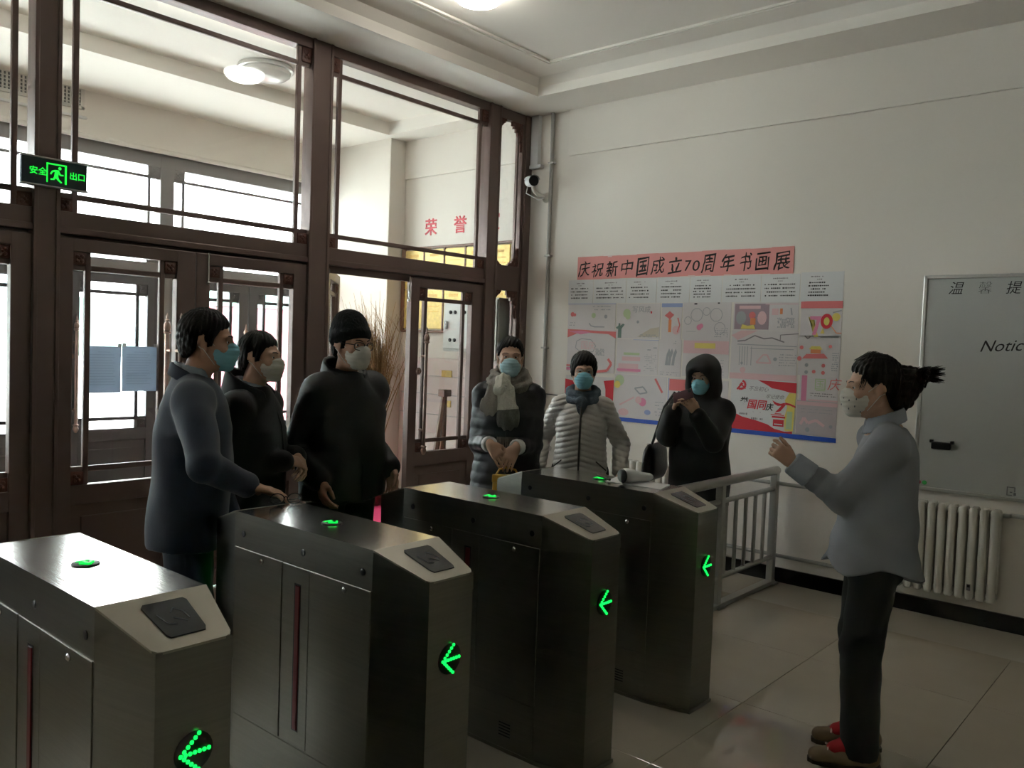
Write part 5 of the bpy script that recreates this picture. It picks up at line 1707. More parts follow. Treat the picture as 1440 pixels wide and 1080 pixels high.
        F.warp(lambda p: (fold * np.sin(p[:, 2] * 42 + p[:, 0] * 25 + 2 * np.sin(p[:, 1] * 30)) * np.clip((0.6 - np.abs(p[:, 2] - 0.45)) * 1.2, 0.2, 1)).astype(F32))
        F.clip(lambda p: (hem - p[:, 2]).astype(F32), 0.004)
        return F.build('trousers', m, self.root, h)

    def shoes(self, m=SHOE_B, sole=SOLE):
        for s in (-1, 1):
            a = self.ank[s]
            F = Field()
            F.cap(V(a[0], a[1] - 0.045, 0.045), V(a[0] + s * 0.006, a[1] + 0.05, 0.042), 0.040, 0.041, 0.02)
            F.cap(V(a[0] + s * 0.006, a[1] + 0.05, 0.040), V(a[0] + s * 0.012, a[1] + 0.150, 0.030), 0.043, 0.036, 0.02, (V(0, 0, 1), 0.85))
            F.cap(V(a[0], a[1] - 0.040, 0.06), V(a[0], a[1] - 0.025, 0.082), 0.034, 0.036, 0.015)
            F.clip(lambda p: (0.012 - p[:, 2]).astype(F32), 0.003)
            sh = F.build('shoe', m, self.root, 0.006)
            pts = [(a[0] + s * 0.008 + wd * sx, a[1] + y) for sx, row in ((1, ((-0.085, 0.018), (-0.06, 0.034), (0.0, 0.038), (0.07, 0.043), (0.13, 0.040), (0.17, 0.028), (0.187, 0.010))), (-1, ((0.187, 0.010), (0.17, 0.028), (0.13, 0.040), (0.07, 0.043), (0.0, 0.038), (-0.06, 0.034), (-0.085, 0.018)))) for y, wd in row]
            MB().prism(pts, 'z', 0.0, 0.016).build('sole', sole, sh)


def arm_rings(fig, s, amp=0.007, n=5, t0=0.1, t1=0.8, R=0.10):
    """bunched sleeve: soft rings round the forearm"""
    e, w = fig.arm[s][0], fig.arm[s][1]
    ab = w - e
    L2 = float(ab @ ab)

    def fn(p):
        q = p - e
        t = (q @ ab) / L2
        d = np.linalg.norm(q - t[:, None] * ab, axis=1)
        m = np.clip((R - d) * 30, 0, 1) * np.clip((t - t0) * 8, 0, 1) * np.clip((t1 - t) * 8, 0, 1)
        a = np.arctan2(q[:, 0], q[:, 2])
        return (-amp * m * (np.abs(np.sin(PI * n * t + 0.5 * np.sin(a * 2))) ** 0.7 - 0.4)).astype(F32)
    return fn


def fold_noise(a, f=1.0, seed=0.0):
    """cloth creases"""
    def fn(p):
        x, y, z = p[:, 0] * f, p[:, 1] * f, p[:, 2] * f
        return (a * 1.7 * (np.sin(z * 19 + 3.1 * np.sin(x * 9 + seed) + y * 11) * 0.5 + np.sin(x * 31 + z * 13 + 2 * np.sin(y * 17 + seed)) * 0.3 + np.sin(y * 37 - z * 19 + x * 8 + seed) * 0.3)).astype(F32)
    return fn


def collar(fig, name, m, z0, z1, r0, r1, t=0.006, tilt=0.0, gap=0.03, cy=-0.012, fall=0.0, h=0.006, ex=1.0):
    """standing band round the neck, open at the front; tilt lowers the front"""
    k, lean = fig.k, fig.lean
    F = Field()
    zc = (z0 + z1) / 2

    def fn(p):
        x, y, z = p[:, 0] / ex, p[:, 1] - lean - cy, p[:, 2]
        zz = z + tilt * y
        f = np.clip((zz - z0) / (z1 - z0), 0, 1)
        r = np.sqrt(x * x + y * y)
        d = np.abs(r - (r0 + (r1 - r0) * f)) - t
        d = np.maximum(d, np.maximum(z0 - zz, zz - z1))
        return np.maximum(d, np.where(y > 0, gap * (0.4 + 0.6 * f) - np.abs(x), -1))
    F.add(fn, (0, lean + cy, zc), max(r0, r1) * ex + 0.09, 0.001)
    return F.build(name, m, fig.root, h)


def torso(k, hem, rows, lean=0.0):
    return [(hem, *rows[0])] + [(z * k, rx * k, ry * k, 0, cy + lean * min(1, max(0, (z - 0.9) / 0.5))) for z, rx, ry, cy in rows[1]]


def coat(fig, name, m, hem, prof, sl, cuff=0.025, h=0.0075, warp=None, clip=None, k=0.03, extra=None, warps=()):
    """jacket or coat: trunk profile plus sleeves; prof rows (z, rx, ry, cy) for a 1.70 m person, hem in metres"""
    kk, lean = fig.k, fig.lean
    F = Field()
    rows = [(hem, prof[0][1] * kk, prof[0][2] * kk, 0, prof[0][3])]
    prof = [(z - 0.018, rx * 0.90, ry, cy) if 1.30 < z < 1.38 else (z - 0.006, rx * 0.92, ry, cy) if z >= 1.38 else (z, rx, ry, cy) for z, rx, ry, cy in prof]
    rows += [(z * kk, rx * kk, ry * kk, 0, cy + lean * min(1, max(0, (z - 0.9) / 0.5))) for z, rx, ry, cy in prof[1:]]
    F.loft(rows, 0.02)
    fig.sleeves(F, sl[0] * kk, sl[1] * kk, sl[2] * kk, k, cuff)
    if extra:
        extra(F)
    for w in ([warp] if warp else []) + list(warps):
        F.warp(w)
    if clip:
        F.clip(clip)
    F.clip(lambda p: (hem - p[:, 2]).astype(F32), 0.006)
    return F.build(name, m, fig.root, h)


def quilt(pitch, amp, slant=0.0, ph=0.0):
    def fn(p):
        u = (p[:, 2] + slant * np.abs(p[:, 0])) / pitch + ph
        return (-amp * (np.abs(np.sin(PI * u)) ** 0.6 - 0.5) + 0.0015 * np.sin(p[:, 0] * 70 + p[:, 2] * 40) * np.sin(p[:, 1] * 60)).astype(F32)
    return fn


def onz(x, y, z):
    return V(x, y, z)


# ---- man in a navy suit, hand on the second gate
f = Figure('man in a navy suit and blue mask in profile, hand resting on a turnstile lid', (1.692, 3.170), (0.86, -0.51), H=1.688, head=(-4, -3, 0), shoulders=0.20, lean=0.02, neck=0.03, hs=1.02)
f.set_arm(1, f.loc(1.765, 2.845, 1.026), f.ldir(-0.35, -0.75, -0.7), f.ldir(0.72, -0.62, -0.16), V(0, 0, -1), curl=(0.20, 0.26, 0.24), thumb=(0.4, 0.4))
f.set_arm(-1, V(-0.175, 0.16, 0.82), V(0.0, -1, 0), V(0.05, 0.2, -1), V(1, 0, 0), curl=(0.3, 0.35, 0.25))
f.body(0.0052)
f.eyes(0.7)
f.mask(MASK_B)
f.hair(0.014, 'short', top=0.008)
f.trousers(NAVY)
f.shoes()
coat(f, 'suit_jacket', NAVY, 0.76, [(0.76, 0.205, 0.155, 0), (0.95, 0.198, 0.155, 0.005), (1.08, 0.190, 0.155, 0.01), (1.24, 0.205, 0.150, 0.005), (1.35, 0.195, 0.128, 0), (1.405, 0.130, 0.098, -0.006), (1.45, 0.070, 0.072, -0.012)], (0.078, 0.062, 0.050), 0.015, warp=fold_noise(0.0035, 1, 1))
collar(f, 'shirt_collar', SHIRT_L, 1.405, 1.478, 0.068, 0.064, 0.004, 0.25, 0.012)
collar(f, 'jacket_collar', NAVY, 1.39, 1.448, 0.088, 0.076, 0.006, 0.55, 0.05)
# folded glasses under his fingers
gl_ = empty('glasses', (1.845, 2.715, GZ), 'folded dark framed glasses under the suited man\'s fingers on the turnstile', 'glasses', local=True, rotz=math.radians(-30))
m = MB()
for sx in (-1, 1):
    m.tube([(sx * 0.032 + 0.026 * math.cos(a), 0.0, 0.026 + 0.020 * math.sin(a)) for a in [k * PI / 8 for k in range(17)]], 0.0022, 6)
m.tube([(-0.007, 0, 0.030), (0, 0, 0.034), (0.007, 0, 0.030)], 0.002, 6)
m.build('frame', BLACK_PL, gl_, smooth=True)
for sx in (-1, 1):
    MB().tube([(sx * 0.058, 0.0, 0.032), (sx * 0.055, 0.03, 0.020), (sx * -0.02, 0.045 + 0.008 * sx, 0.008), (sx * -0.06, 0.036 + 0.008 * sx, 0.004)], 0.002, 6).build('temple', BLACK_PL, gl_, smooth=True)
    MB().lathe([(0.022, -0.0006), (0.022, 0.0006)], (sx * 0.032, 0, 0.026), 'y', 16).build('lens', GLASS, gl_, smooth=True)

# ---- man in a black coat, white mask
f = Figure('man in a black coat and white mask behind the suited man, hands clasped', (2.125, 3.425), (0.58, -0.815), H=1.615, head=(-3, -2, 0), shoulders=0.19, lean=0.01, neck=0.02, skin=SKIN_L)
f.set_arm(1, V(0.055, 0.200, 1.05), V(0.2, -1, -0.5), V(-0.80, 0.42, -0.20), V(0, -0.6, -0.6), curl=(0.4, 0.5, 0.4))
f.set_arm(-1, V(-0.100, 0.205, 1.05), V(0.1, -1, -0.6), V(0.62, 0.40, -0.50), V(0.1, -0.8, -0.5), curl=(0.35, 0.5, 0.4))
f.body(0.0058)
f.eyes(0.7)
f.mask(MASK_W)
f.hair(0.012, 'short', top=0.004)
f.trousers()
f.shoes()
coat(f, 'coat', BLACK_C, 0.66, [(0.6, 0.215, 0.165, 0), (0.95, 0.205, 0.160, 0.005), (1.08, 0.200, 0.155, 0.01), (1.24, 0.205, 0.150, 0.005), (1.35, 0.195, 0.130, 0), (1.41, 0.130, 0.100, -0.006), (1.45, 0.080, 0.080, -0.012)], (0.080, 0.064, 0.054), 0.02, warp=fold_noise(0.004, 1, 2))
collar(f, 'shirt_collar', SHIRT_L, 1.33, 1.402, 0.066, 0.062, 0.004, 0.30, 0.012)
MB().tube([(0.0, 0.170, 0.70), (0.0, 0.172, 1.0), (0.0, 0.150, 1.2), (0.0, 0.105, 1.32)], 0.004, 6).build('zip', BLACK_PL, f.root, smooth=True)
collar(f, 'coat_collar', BLACK_C, 1.285, 1.405, 0.120, 0.100, 0.009, 0.55, 0.055, ex=1.1)

# ---- man with a knit hat and glasses
f = Figure('man in a black knit hat, glasses, white mask and bulky black jacket', (2.615, 3.375), (-0.02, -1.0), H=1.695, head=(4, -4, 0), shoulders=0.176, lean=0.02, neck=0.02, hs=1.03)
f.set_arm(1, V(0.205, 0.11, 0.93), V(0.1, -1, 0), V(-0.02, 0.35, -1), V(-1, 0.2, 0), curl=(0.4, 0.45, 0.3))
f.set_arm(-1, V(-0.215, 0.12, 0.96), V(-0.1, -1, 0), V(-0.02, 0.30, -1), V(1, 0.2, 0), curl=(0.4, 0.45, 0.3))
f.body(0.0058)
f.eyes(0.7)
f.mask(MASK_W)
f.hair(0.007, 'short')
F = Field()
F.ell(f.W(0, -0.016, 0.050), np.array((0.094, 0.114, 0.100)) * f.hs, 0.01, f.M)
F.ell(f.W(-0.006, -0.03, 0.112), np.array((0.075, 0.090, 0.070)) * f.hs, 0.03, f.M)
qh = lambda p, f=f: ((p - f.hc) @ f.M) / f.hs
F.warp(lambda p: (-0.004 * np.exp(-((qh(p)[:, 2] - 0.40 * qh(p)[:, 1] - 0.045) / 0.022) ** 2) + 0.0012 * np.sin(np.arctan2(qh(p)[:, 0], qh(p)[:, 1]) * 60)).astype(F32))
F.clip(lambda p: ((0.40 * qh(p)[:, 1] + 0.012 - qh(p)[:, 2]) * f.hs).astype(F32), 0.008)
F.build('knit_hat', KNIT_B, f.root, 0.005)
gs = MB()
for sx in (-1, 1):
    pts = []
    for a in range(13):
        t = 2 * PI * a / 12
        u, w_ = 0.0345 * sx + 0.027 * math.copysign(abs(math.cos(t)) ** 0.7, math.cos(t)), 0.006 + 0.019 * math.copysign(abs(math.sin(t)) ** 0.7, math.sin(t))
        pts.append(f.W(u, 0.108 - 0.22 * u * u / 0.06, w_))
    gs.tube(pts, 0.0022, 6)
gs.tube([f.W(-0.009, 0.108, 0.010), f.W(0, 0.111, 0.013), f.W(0.009, 0.108, 0.010)], 0.0018, 6)
for sx in (-1, 1):
    gs.tube([f.W(sx * 0.061, 0.094, 0.013), f.W(sx * 0.078, 0.05, 0.014), f.W(sx * 0.082, -0.01, 0.016)], 0.0018, 6)
gs.build('glasses', BLACK_PL, f.root, smooth=True)
f.trousers(TROUS, (0.098, 0.076, 0.066))
f.shoes()
coat(f, 'jacket', BLACK_N, 0.815, [(0.80, 0.232, 0.175, 0), (0.95, 0.225, 0.170, 0.005), (1.08, 0.220, 0.165, 0.01), (1.24, 0.222, 0.155, 0.005), (1.35, 0.205, 0.135, 0), (1.41, 0.140, 0.105, -0.006), (1.455, 0.090, 0.088, -0.012)], (0.088, 0.072, 0.060), 0.02, warp=fold_noise(0.006, 0.9, 5))
collar(f, 'jacket_collar', BLACK_N, 1.375, 1.475, 0.112, 0.094, 0.010, 0.45, 0.045, ex=1.08)
MB().tube([(0.0, 0.174, 0.83), (0.0, 0.174, 1.08), (0.0, 0.150, 1.28), (0.0, 0.118, 1.40)], 0.004, 6).build('zip', BLACK_PL, f.root, smooth=True)

# ---- woman in a long black down coat with a scarf
f = Figure('woman in a long black down coat and cream scarf holding a yellow bag', (3.71, 3.23), (-0.78, -0.62), H=1.645, head=(5, -2, 0), shoulders=0.162, skin=SKIN_L)
f.set_arm(1, V(0.085, 0.225, 1.045), V(0.38, -1.0, -0.6), V(-0.58, 0.30, -0.72), V(0.1, -0.9, -0.1), curl=(0.30, 0.45, 0.35), thumb=(0.3, 0.3))
f.set_arm(-1, V(-0.060, 0.225, 1.035), V(-0.38, -1.0, -0.6), V(0.40, 0.36, -0.85), V(-0.1, -0.9, -0.1), curl=(0.30, 0.45, 0.35), thumb=(0.3, 0.3))
f.body(0.0058)
f.eyes(0.5)
f.mask(MASK_LB, drop=0.002)
f.hair(0.012, 'back', top=0.004)
F = Field()
F.ell(f.W(0, -0.118, 0.010), np.array((0.042, 0.036, 0.045)) * f.hs, 0.01, f.M)
F.build('hair_bun', HAIR, f.root, 0.006)
f.trousers()
f.shoes()
coat(f, 'down_coat', PUFF_B, 0.36, [(0.36, 0.225, 0.195, 0), (0.60, 0.225, 0.190, 0), (0.85, 0.215, 0.175, 0), (1.00, 0.195, 0.160, 0.005), (1.10, 0.182, 0.150, 0.008), (1.24, 0.190, 0.150, 0.01), (1.34, 0.182, 0.130, 0), (1.41, 0.120, 0.100, -0.006), (1.45, 0.085, 0.085, -0.012)], (0.076, 0.063, 0.050), 0.058, warp=quilt(0.062, 0.0045))
for s in (-1, 1):
    e, w = f.arm[s][0], f.arm[s][1]
    u = unit(w - e)
    MB().tube([w - u * 0.040, w - u * 0.034, w - u * 0.004, w + u * 0.002], [0.040, 0.046, 0.045, 0.038], 16).build('white_cuff', mat('white_cuff', (0.55, 0.55, 0.53), 0.8), f.root, smooth=True)
MB().tube([(0.0, 0.196, 0.38), (0.0, 0.178, 0.85), (0.0, 0.160, 1.05), (0.0, 0.165, 1.20)], 0.0045, 6).build('zip', BLACK_PL, f.root, smooth=True)
MB().lathe([(0.020, 0), (0.020, 0.004)], (-0.262, 0.03, 1.20), 'x', 12, -1).build('sleeve_badge', mat('badge_grey', (0.30, 0.30, 0.30), 0.6), f.root)
F = Field()
for i in range(14):
    a0, a1 = 2 * PI * i / 14, 2 * PI * (i + 1) / 14
    for dz, rr, th in ((0.0, 0.098, 0.036), (0.045, 0.084, 0.031)):
        p = lambda a: V(rr * 1.05 * math.sin(a), -0.010 + rr * 0.95 * math.cos(a), 1.385 + dz - 0.030 * math.cos(a))
        F.cap(p(a0), p(a1), th, th, 0.01)
F.warp(lambda p: (0.004 * np.sin(p[:, 2] * 130 + np.arctan2(p[:, 0], p[:, 1]) * 6)).astype(F32))
sf = F.build('scarf', SCARF_G, f.root, 0.006)


def scarf_tail(name, m, pts, wd, th, par):
    F = Field()
    for a, b in zip(pts[:-1], pts[1:]):
        F.cap(a, b, wd[0], wd[1], 0.008, (V(0.1, 1, 0), th))
    F.warp(lambda p: (0.0035 * np.sin(p[:, 0] * 170 + p[:, 2] * 8)).astype(F32))
    return F.build(name, m, par, 0.0055)


scarf_tail('scarf_knot', SCARF_W, [V(0.030, 0.118, 1.400), V(0.040, 0.140, 1.350)], (0.046, 0.050), 0.75, sf)
scarf_tail('scarf_tail', SCARF_W, [V(0.020, 0.148, 1.360), V(0.000, 0.172, 1.250)], (0.052, 0.062), 0.36, sf)
scarf_tail('scarf_band', SCARF_D, [V(-0.004, 0.174, 1.215), V(-0.006, 0.178, 1.190)], (0.066, 0.068), 0.34, sf)
scarf_tail('scarf_end', SCARF_G, [V(0.075, 0.135, 1.350), V(0.100, 0.158, 1.255)], (0.048, 0.056), 0.36, sf)
m = MB()
rs = random.Random(3)
for i in range(30):
    x = -0.072 + 0.0042 * i
    m.tube([(x, 0.180 + rs.uniform(-.008, .008), 1.085), (x + rs.uniform(-.004, .004), 0.184, 1.04), (x + rs.uniform(-.008, .008), 0.186 + rs.uniform(-.006, .006), 0.985 + rs.uniform(-.01, .01))], [0.0032, 0.003, 0.0018], 5)
tag(m.build('fringe', SCARF_G, sf, smooth=True), None, None, None, 'stuff')
hw = (f.arm[1][4][1] + f.arm[-1][4][1]) / 2
a_ = f.root.rotation_euler.z
bp = V(hw[0] * math.cos(a_) - hw[1] * math.sin(a_) + f.root.location.x, hw[0] * math.sin(a_) + hw[1] * math.cos(a_) + f.root.location.y, hw[2])
bg = empty('handbag', (float(bp[0]), float(bp[1]), float(bp[2]) - 0.12), 'small yellow bag hanging from the scarfed woman\'s folded hands', 'bag', local=True, rotz=a_)
bd = MB().bbox(-0.095, 0.065, -0.018, 0.052, -0.035, 0.085, 0.012).build('body', YELLOW_B, bg, smooth=True)
MB().bbox(-0.098, 0.068, 0.030, 0.057, 0.045, 0.089, 0.006).build('flap', YELLOW_B, bg, smooth=True)
MB().bbox(-0.022, -0.008, 0.050, 0.060, 0.02, 0.09, 0.003).build('clasp', BLACK_PL, bg)
MB().tube([(-0.080, 0.017, 0.08), (-0.06, 0.017, 0.115), (-0.015, 0.017, 0.128), (0.03, 0.017, 0.115), (0.05, 0.017, 0.08)], 0.006, 8).build('handle', YELLOW_B, bg, smooth=True)

# ---- woman in a silver puffer coat
f = Figure('short haired woman in a silver beige puffer coat and blue mask before the display', (4.225, 3.07), (-0.84, -0.54), H=1.565, head=(7, -3, 0), shoulders=0.160, skin=SKIN_L)
f.set_arm(1, V(0.255, 0.06, 0.855), V(0.35, -1, 0), V(-0.10, 0.25, -1), V(-1, 0.1, 0), curl=(0.45, 0.5, 0.4))
f.set_arm(-1, V(-0.245, 0.06, 0.845), V(-0.35, -1, 0), V(0.10, 0.22, -1), V(1, 0.1, 0), curl=(0.45, 0.5, 0.4))
f.body(0.0058)
f.eyes(0.5)
f.mask(MASK_B)
f.hair(0.021, 'bob', top=0.008, noise=0.008)
gs = MB()
for sx in (-1, 1):
    gs.tube([f.W(0.033 * sx + 0.025 * math.cos(t), 0.106 - 3.6 * (0.033 * sx + 0.025 * math.cos(t)) ** 2, 0.006 + 0.017 * math.sin(t)) for t in [k * PI / 7 for k in range(15)]], 0.0013, 5)
gs.build('glasses', CHROME, f.root, smooth=True)
f.trousers()
f.shoes()
coat(f, 'puffer_coat', PUFF_S, 0.54, [(0.54, 0.198, 0.185, 0), (0.70, 0.200, 0.183, 0), (0.88, 0.190, 0.172, 0), (1.02, 0.175, 0.160, 0.005), (1.12, 0.168, 0.152, 0.008), (1.24, 0.172, 0.148, 0.008), (1.34, 0.165, 0.128, 0), (1.41, 0.115, 0.098, -0.006), (1.44, 0.085, 0.082, -0.012)], (0.072, 0.060, 0.050), 0.02, k=0.012, h=0.0058, warp=quilt(0.033, 0.0065, 0.30))
zp = MB().tube([(0.0, 0.186, 0.56), (0.0, 0.182, 0.82), (0.0, 0.162, 1.0), (0.0, 0.155, 1.13), (0.0, 0.122, 1.25)], 0.006, 6).build('zip', mat('dark_zip', (0.06, 0.055, 0.05), 0.5), f.root, smooth=True)
for sx in (-1, 1):
    MB().tube([(sx * 0.105, 0.168, 0.925), (sx * 0.165, 0.125, 0.870)], 0.004, 6).build('pocket_zip', mat('dark_zip', (0.06, 0.055, 0.05), 0.5), f.root, smooth=True)
F = Field()
for i in range(14):
    a0, a1 = 2 * PI * i / 14, 2 * PI * (i + 1) / 14
    for dz, rr, th in ((0.0, 0.086, 0.030), (0.040, 0.078, 0.027)):
        p = lambda a: V(rr * 1.05 * math.sin(a), -0.010 + rr * math.cos(a), 1.295 + dz - 0.022 * math.cos(a))
        F.cap(p(a0), p(a1), th, th, 0.01)
F.cap(V(0, 0.105, 1.27), V(0, 0.125, 1.19), 0.040, 0.012, 0.01, (V(0, 1, 0), 0.5))
F.warp(lambda p: (0.0014 * np.sin(p[:, 2] * 90 + np.arctan2(p[:, 0], p[:, 1]) * 5)).astype(F32))
F.build('neck_warmer', KNIT_G, f.root, 0.006)

# ---- hooded person taking a picture
f = Figure('person in a black hooded coat and blue mask raising a phone, behind the railing', (4.99, 2.655), (-0.985, -0.17), H=1.545, head=(-2, -9, 0), shoulders=0.175, skin=SKIN_L)
ph = f.loc(4.64, 2.60, 1.318)
f.set_arm(1, ph + V(0.080, -0.045, -0.085), V(0.35, -0.3, -1), V(-0.42, 0.50, 0.75), V(-0.75, -0.1, 0.0), curl=(0.30, 0.50, 0.45), thumb=(0.5, 0.4))
f.set_arm(-1, ph + V(-0.075, -0.050, -0.090), V(-0.35, -0.3, -1), V(0.45, 0.52, 0.72), V(0.65, -0.4, 0.1), curl=(0.35, 0.50, 0.45), thumb=(0.4, 0.4))
f.body(0.0056)
f.eyes(0.6, (0, -0.15))
f.mask(MASK_B)
f.hair(0.010, 'bob')
f.trousers()
f.shoes()


def hood(F, f=f):
    s, M, c = f.hs, f.M, f.hc
    F.ell(f.W(0, -0.020, 0.030), np.array((0.128, 0.148, 0.150)) * s, 0.02, M)
    F.ell(f.W(0, -0.030, -0.080), np.array((0.138, 0.130, 0.115)) * s, 0.04, M)
    F.ell(f.W(0, 0.050, 0.085), np.array((0.104, 0.095, 0.082)) * s, 0.04, M)
    F.ell(f.W(0, 0.140, -0.030), np.array((0.078, 0.125, 0.110)) * s, 0.02, M, 's')
    F.ell(f.W(0, 0.02, -0.02), np.array((0.080, 0.104, 0.112)) * s, 0.01, M, 's')


coat(f, 'hooded_coat', BLACK_C, 0.60, [(0.60, 0.222, 0.195, 0), (0.78, 0.222, 0.190, 0), (0.92, 0.216, 0.180, 0.005), (1.08, 0.212, 0.168, 0.01), (1.24, 0.212, 0.155, 0.005), (1.35, 0.195, 0.132, 0), (1.41, 0.140, 0.110, -0.01), (1.45, 0.110, 0.100, -0.02)], (0.090, 0.074, 0.062), 0.02, warp=fold_noise(0.0045, 1, 4), extra=hood)
pt = f.loc(4.64, 2.60, 1.318)
ph_root = empty('phone', (4.635, 2.60, 1.333), 'dark red phone held up by the hooded person', 'phone', local=True, rotz=f.root.rotation_euler.z)
pm = MB().bbox(-0.066, 0.066, -0.005, 0.005, -0.033, 0.033, 0.004)
o = pm.build('body', mat('dark_red_phone', (0.10, 0.035, 0.045), 0.3), ph_root, smooth=True)
o.rotation_euler = (math.radians(18), math.radians(20), 0)
l = MB().bbox(-0.058, -0.038, 0.0045, 0.0075, 0.008, 0.030, 0.003).build('lens_block', BLACK_PL, o, smooth=True)
MB().box(-0.060, 0.060, -0.0056, -0.005, -0.029, 0.029).build('screen', mat('phone_screen', (0.03, 0.03, 0.04), 0.15), o)
# shoulder bag at the hooded person's right side
sb_ = empty('shoulder_bag', tuple(float(v) for v in (4.86, 2.915, 0.90)), 'black leather shoulder bag hanging at the hooded person\'s side', 'bag', local=True, rotz=f.root.rotation_euler.z)
F = Field()
F.cap(V(0, -0.09, 0.0), V(0, 0.09, 0.0), 0.095, 0.095, 0.02, (V(1, 0, 0), 0.40))
F.cap(V(0, -0.10, -0.07), V(0, 0.10, -0.07), 0.085, 0.085, 0.02, (V(1, 0, 0), 0.50))
F.build('body', LEATH, sb_, 0.008)
MB().tube([(0.0, -0.08, 0.07), (-0.10, -0.06, 0.36), (-0.14, -0.02, 0.44)], 0.009, 8).tube([(0.0, 0.08, 0.07), (-0.08, 0.08, 0.34), (-0.13, 0.03, 0.44)], 0.009, 8).build('strap', LEATH, sb_, smooth=True)
MB().tube([(0.036, -0.10, 0.03), (0.040, 0.0, 0.035), (0.036, 0.10, 0.03)], 0.003, 6).build('zip', CHROME, sb_, smooth=True)
for y in (-0.10, 0.10):
    MB().sphere((0.02, y * 0.8, 0.085), 0.011, 10, 6).build('ring', CHROME, sb_, smooth=True)

# ---- woman explaining, on the right
f = Figure('woman in a grey blue shirt with a hair bun raising her hand', (3.455, 1.055), (-0.44, 0.90), H=1.60, head=(7, -4, 0), shoulders=0.172, hs=1.06, lean=-0.01, neck=0.035, feet=(0.03, 0.0), stance=0.085, skin=SKIN_L)
wr = f.loc(3.225, 1.315, 1.185)
f.set_arm(-1, wr, f.ldir(0.3, -0.4, -1.0), f.ldir(-0.42, 0.60, 0.58), V(1.0, 0.0, -0.25), curls=[(0.70, 0.75, 0.5), (0.95, 1.0, 0.7), (1.05, 1.1, 0.8), (1.05, 1.1, 0.8)], thumb=(0.6, 0.25), hs=0.90)
f.set_arm(1, V(0.205, -0.03, 0.80), V(0.3, -1, 0), V(0, 0.2, -1), V(-1, 0, 0), curl=(0.3, 0.4, 0.3))
f.body(0.0048)
f.eyes(0.5)
mk = f.mask(MASK_W)
pm = MB()
for (x, z) in ((-0.045, -0.04), (-0.055, -0.065), (-0.035, -0.075), (-0.02, -0.03), (0.01, -0.06), (0.035, -0.045), (-0.06, -0.035), (-0.05, -0.088), (0.04, -0.08)):
    yy = 0.048 + 0.0735 * math.sqrt(max(0.0, 1 - (x / 0.066) ** 2 - ((z + 0.045) / 0.068) ** 2)) + 0.004
    pm.sphere(f.W(x, yy, z), (0.0075, 0.0022, 0.0045), 8, 5)
pm.build('mask_print', mat('grey_mask_print', (0.10, 0.11, 0.13), 0.8), mk, smooth=True)
f.hair(0.017, 'back', top=0.008)
F = Field()
F.ell(f.W(0, -0.118, 0.012), np.array((0.062, 0.058, 0.085)) * f.hs, 0.02, f.M)
F.ell(f.W(0, -0.155, 0.030), np.array((0.050, 0.050, 0.055)) * f.hs, 0.03, f.M)
F.ell(f.W(0, -0.100, -0.050), np.array((0.055, 0.045, 0.050)) * f.hs, 0.03, f.M)
F.warp(lambda p: (0.0028 * np.sin(p[:, 2] * 210 + p[:, 0] * 130) + 0.002 * np.sin(p[:, 1] * 260 + p[:, 2] * 90)).astype(F32))
bun = F.build('hair_bun', HAIR, f.root, 0.0048)
m = MB()
rs = random.Random(9)
for i in range(150):
    a = f.W(rs.uniform(-.04, .04), -0.165 + rs.uniform(-.03, .02), rs.uniform(0.0, 0.075))
    dx, dy, dz = rs.uniform(-.03, .03), rs.uniform(-.095, -.03), rs.uniform(-.035, .045)
    b_ = f.W(rs.uniform(-.04, .04), -0.165 + dy * 0.6, 0.055 + dz * 0.6)
    c_ = f.W(dx * 1.6, -0.165 + dy * 1.15, 0.050 + dz * 0.9)
    m.tube([a, b_, c_], [0.0040, 0.0032, 0.0008], 4, False)
for i in range(26):
    x = rs.uniform(-.05, .05)
    m.tube([f.W(x, 0.06, 0.122), f.W(x * 1.1, 0.0, 0.150 + rs.uniform(-.004, .008)), f.W(x, -0.07, 0.128)], [0.0006, 0.0010, 0.0006], 3, False)
for i in range(14):
    m.tube([f.W(-0.07 + rs.uniform(-.006, .004), 0.052, 0.072), f.W(-0.080, 0.050 + rs.uniform(-.01, .015), 0.05), f.W(-0.076, 0.056 + rs.uniform(-.01, .02), 0.02 + rs.uniform(-.02, .01))], [0.0022, 0.0016, 0.0006], 4, False)
tag(m.build('loose_strands', HAIR, bun, smooth=True), None, None, None, 'stuff')
f.trousers(TROUS, (0.096, 0.082, 0.075), 0.045)
f.shoes(SHOE_T)
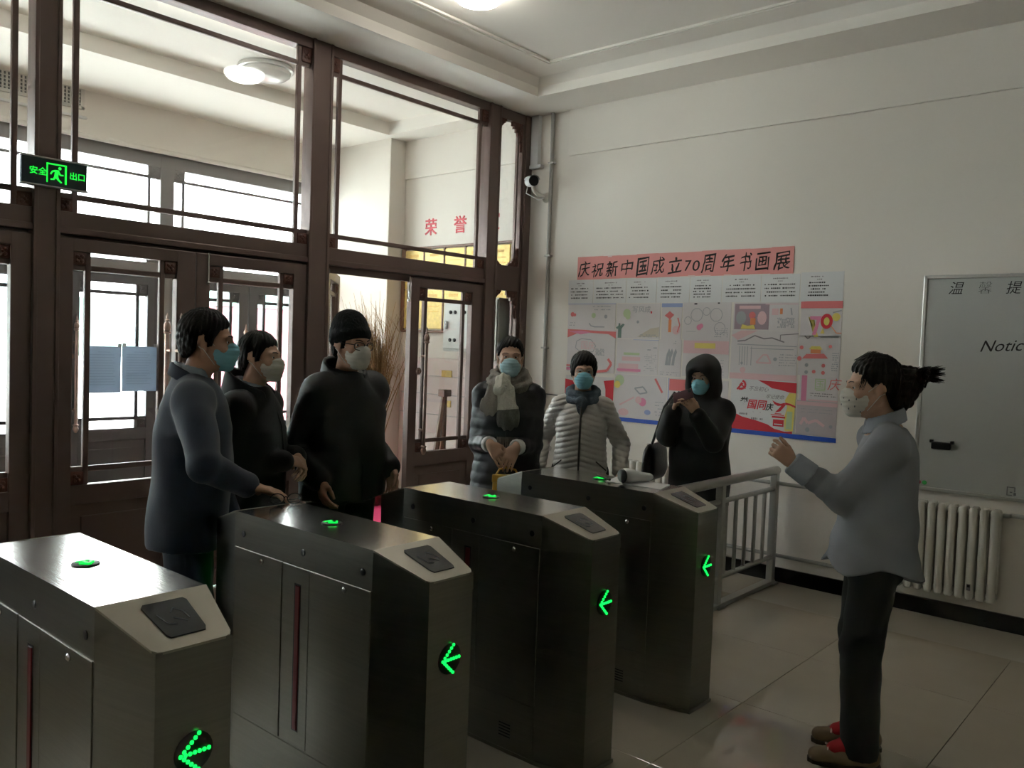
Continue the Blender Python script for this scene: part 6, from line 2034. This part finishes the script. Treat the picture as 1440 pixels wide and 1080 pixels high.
for s in (-1, 1):
    a = f.ank[s]
    F = Field()
    F.cap(V(a[0], a[1] + 0.005, 0.14), V(a[0], a[1] + 0.03, 0.075), 0.042, 0.044, 0.01)
    F.cap(V(a[0], a[1] + 0.03, 0.075), V(a[0] + s * 0.006, a[1] + 0.085, 0.056), 0.043, 0.034, 0.01)
    F.build('sock', SOCK_R, f.root, 0.006)
    MB().tube([(a[0] - 0.030, a[1] + 0.115, 0.058), (a[0] + s * 0.008, a[1] + 0.108, 0.074), (a[0] + 0.040, a[1] + 0.115, 0.058)], 0.004, 6).build('shoe_buckle', BRASS, f.root, smooth=True)


def hemline(p):
    """curved shirt tail: high at the side seams, long behind"""
    y, z, x = p[:, 1], p[:, 2], p[:, 0]
    return (0.795 - 0.32 * np.clip(-y, 0, 0.2) - 0.06 * np.clip(y, 0, 0.2) + 0.02 * np.sin(x * 20 + y * 14) - z).astype(F32)


coat(f, 'shirt', SHIRT, 0.70, [(0.70, 0.215, 0.205, 0.012), (0.82, 0.213, 0.196, 0.008), (0.90, 0.200, 0.176, 0.002), (1.00, 0.188, 0.160, 0.0), (1.10, 0.182, 0.150, 0.0), (1.22, 0.185, 0.138, -0.008), (1.33, 0.178, 0.118, -0.018), (1.385, 0.125, 0.098, -0.022), (1.43, 0.068, 0.070, -0.02)], (0.074, 0.064, 0.048), 0.105, h=0.0062, warp=fold_noise(0.0045, 1, 7), clip=hemline,
     warps=[arm_rings(f, -1, 0.0055, 5, 0.05, 0.75), lambda p: (0.006 * np.sin((p[:, 1] * 0.7 - p[:, 2] * 0.5 + p[:, 0] * 0.3) * 42 + 1.5 * np.sin(p[:, 2] * 11)) * np.clip((1.2 - p[:, 2]) * 3, 0.15, 1)).astype(F32)])
e, w = f.arm[-1][0], f.arm[-1][1]
u = unit(w - e)
MB().tube([w - u * 0.092, w - u * 0.086, w - u * 0.05, w - u * 0.008, w - u * 0.002], [0.046, 0.052, 0.051, 0.049, 0.044], 18).build('shirt_cuff', mat('grey_blue_cuff', (0.30, 0.32, 0.37), 0.8), f.root, smooth=True)
collar(f, 'shirt_collar', mat('grey_blue_cuff', (0.30, 0.32, 0.37), 0.8), 1.335, 1.395, 0.078, 0.066, 0.005, 0.40, 0.02, cy=-0.002)
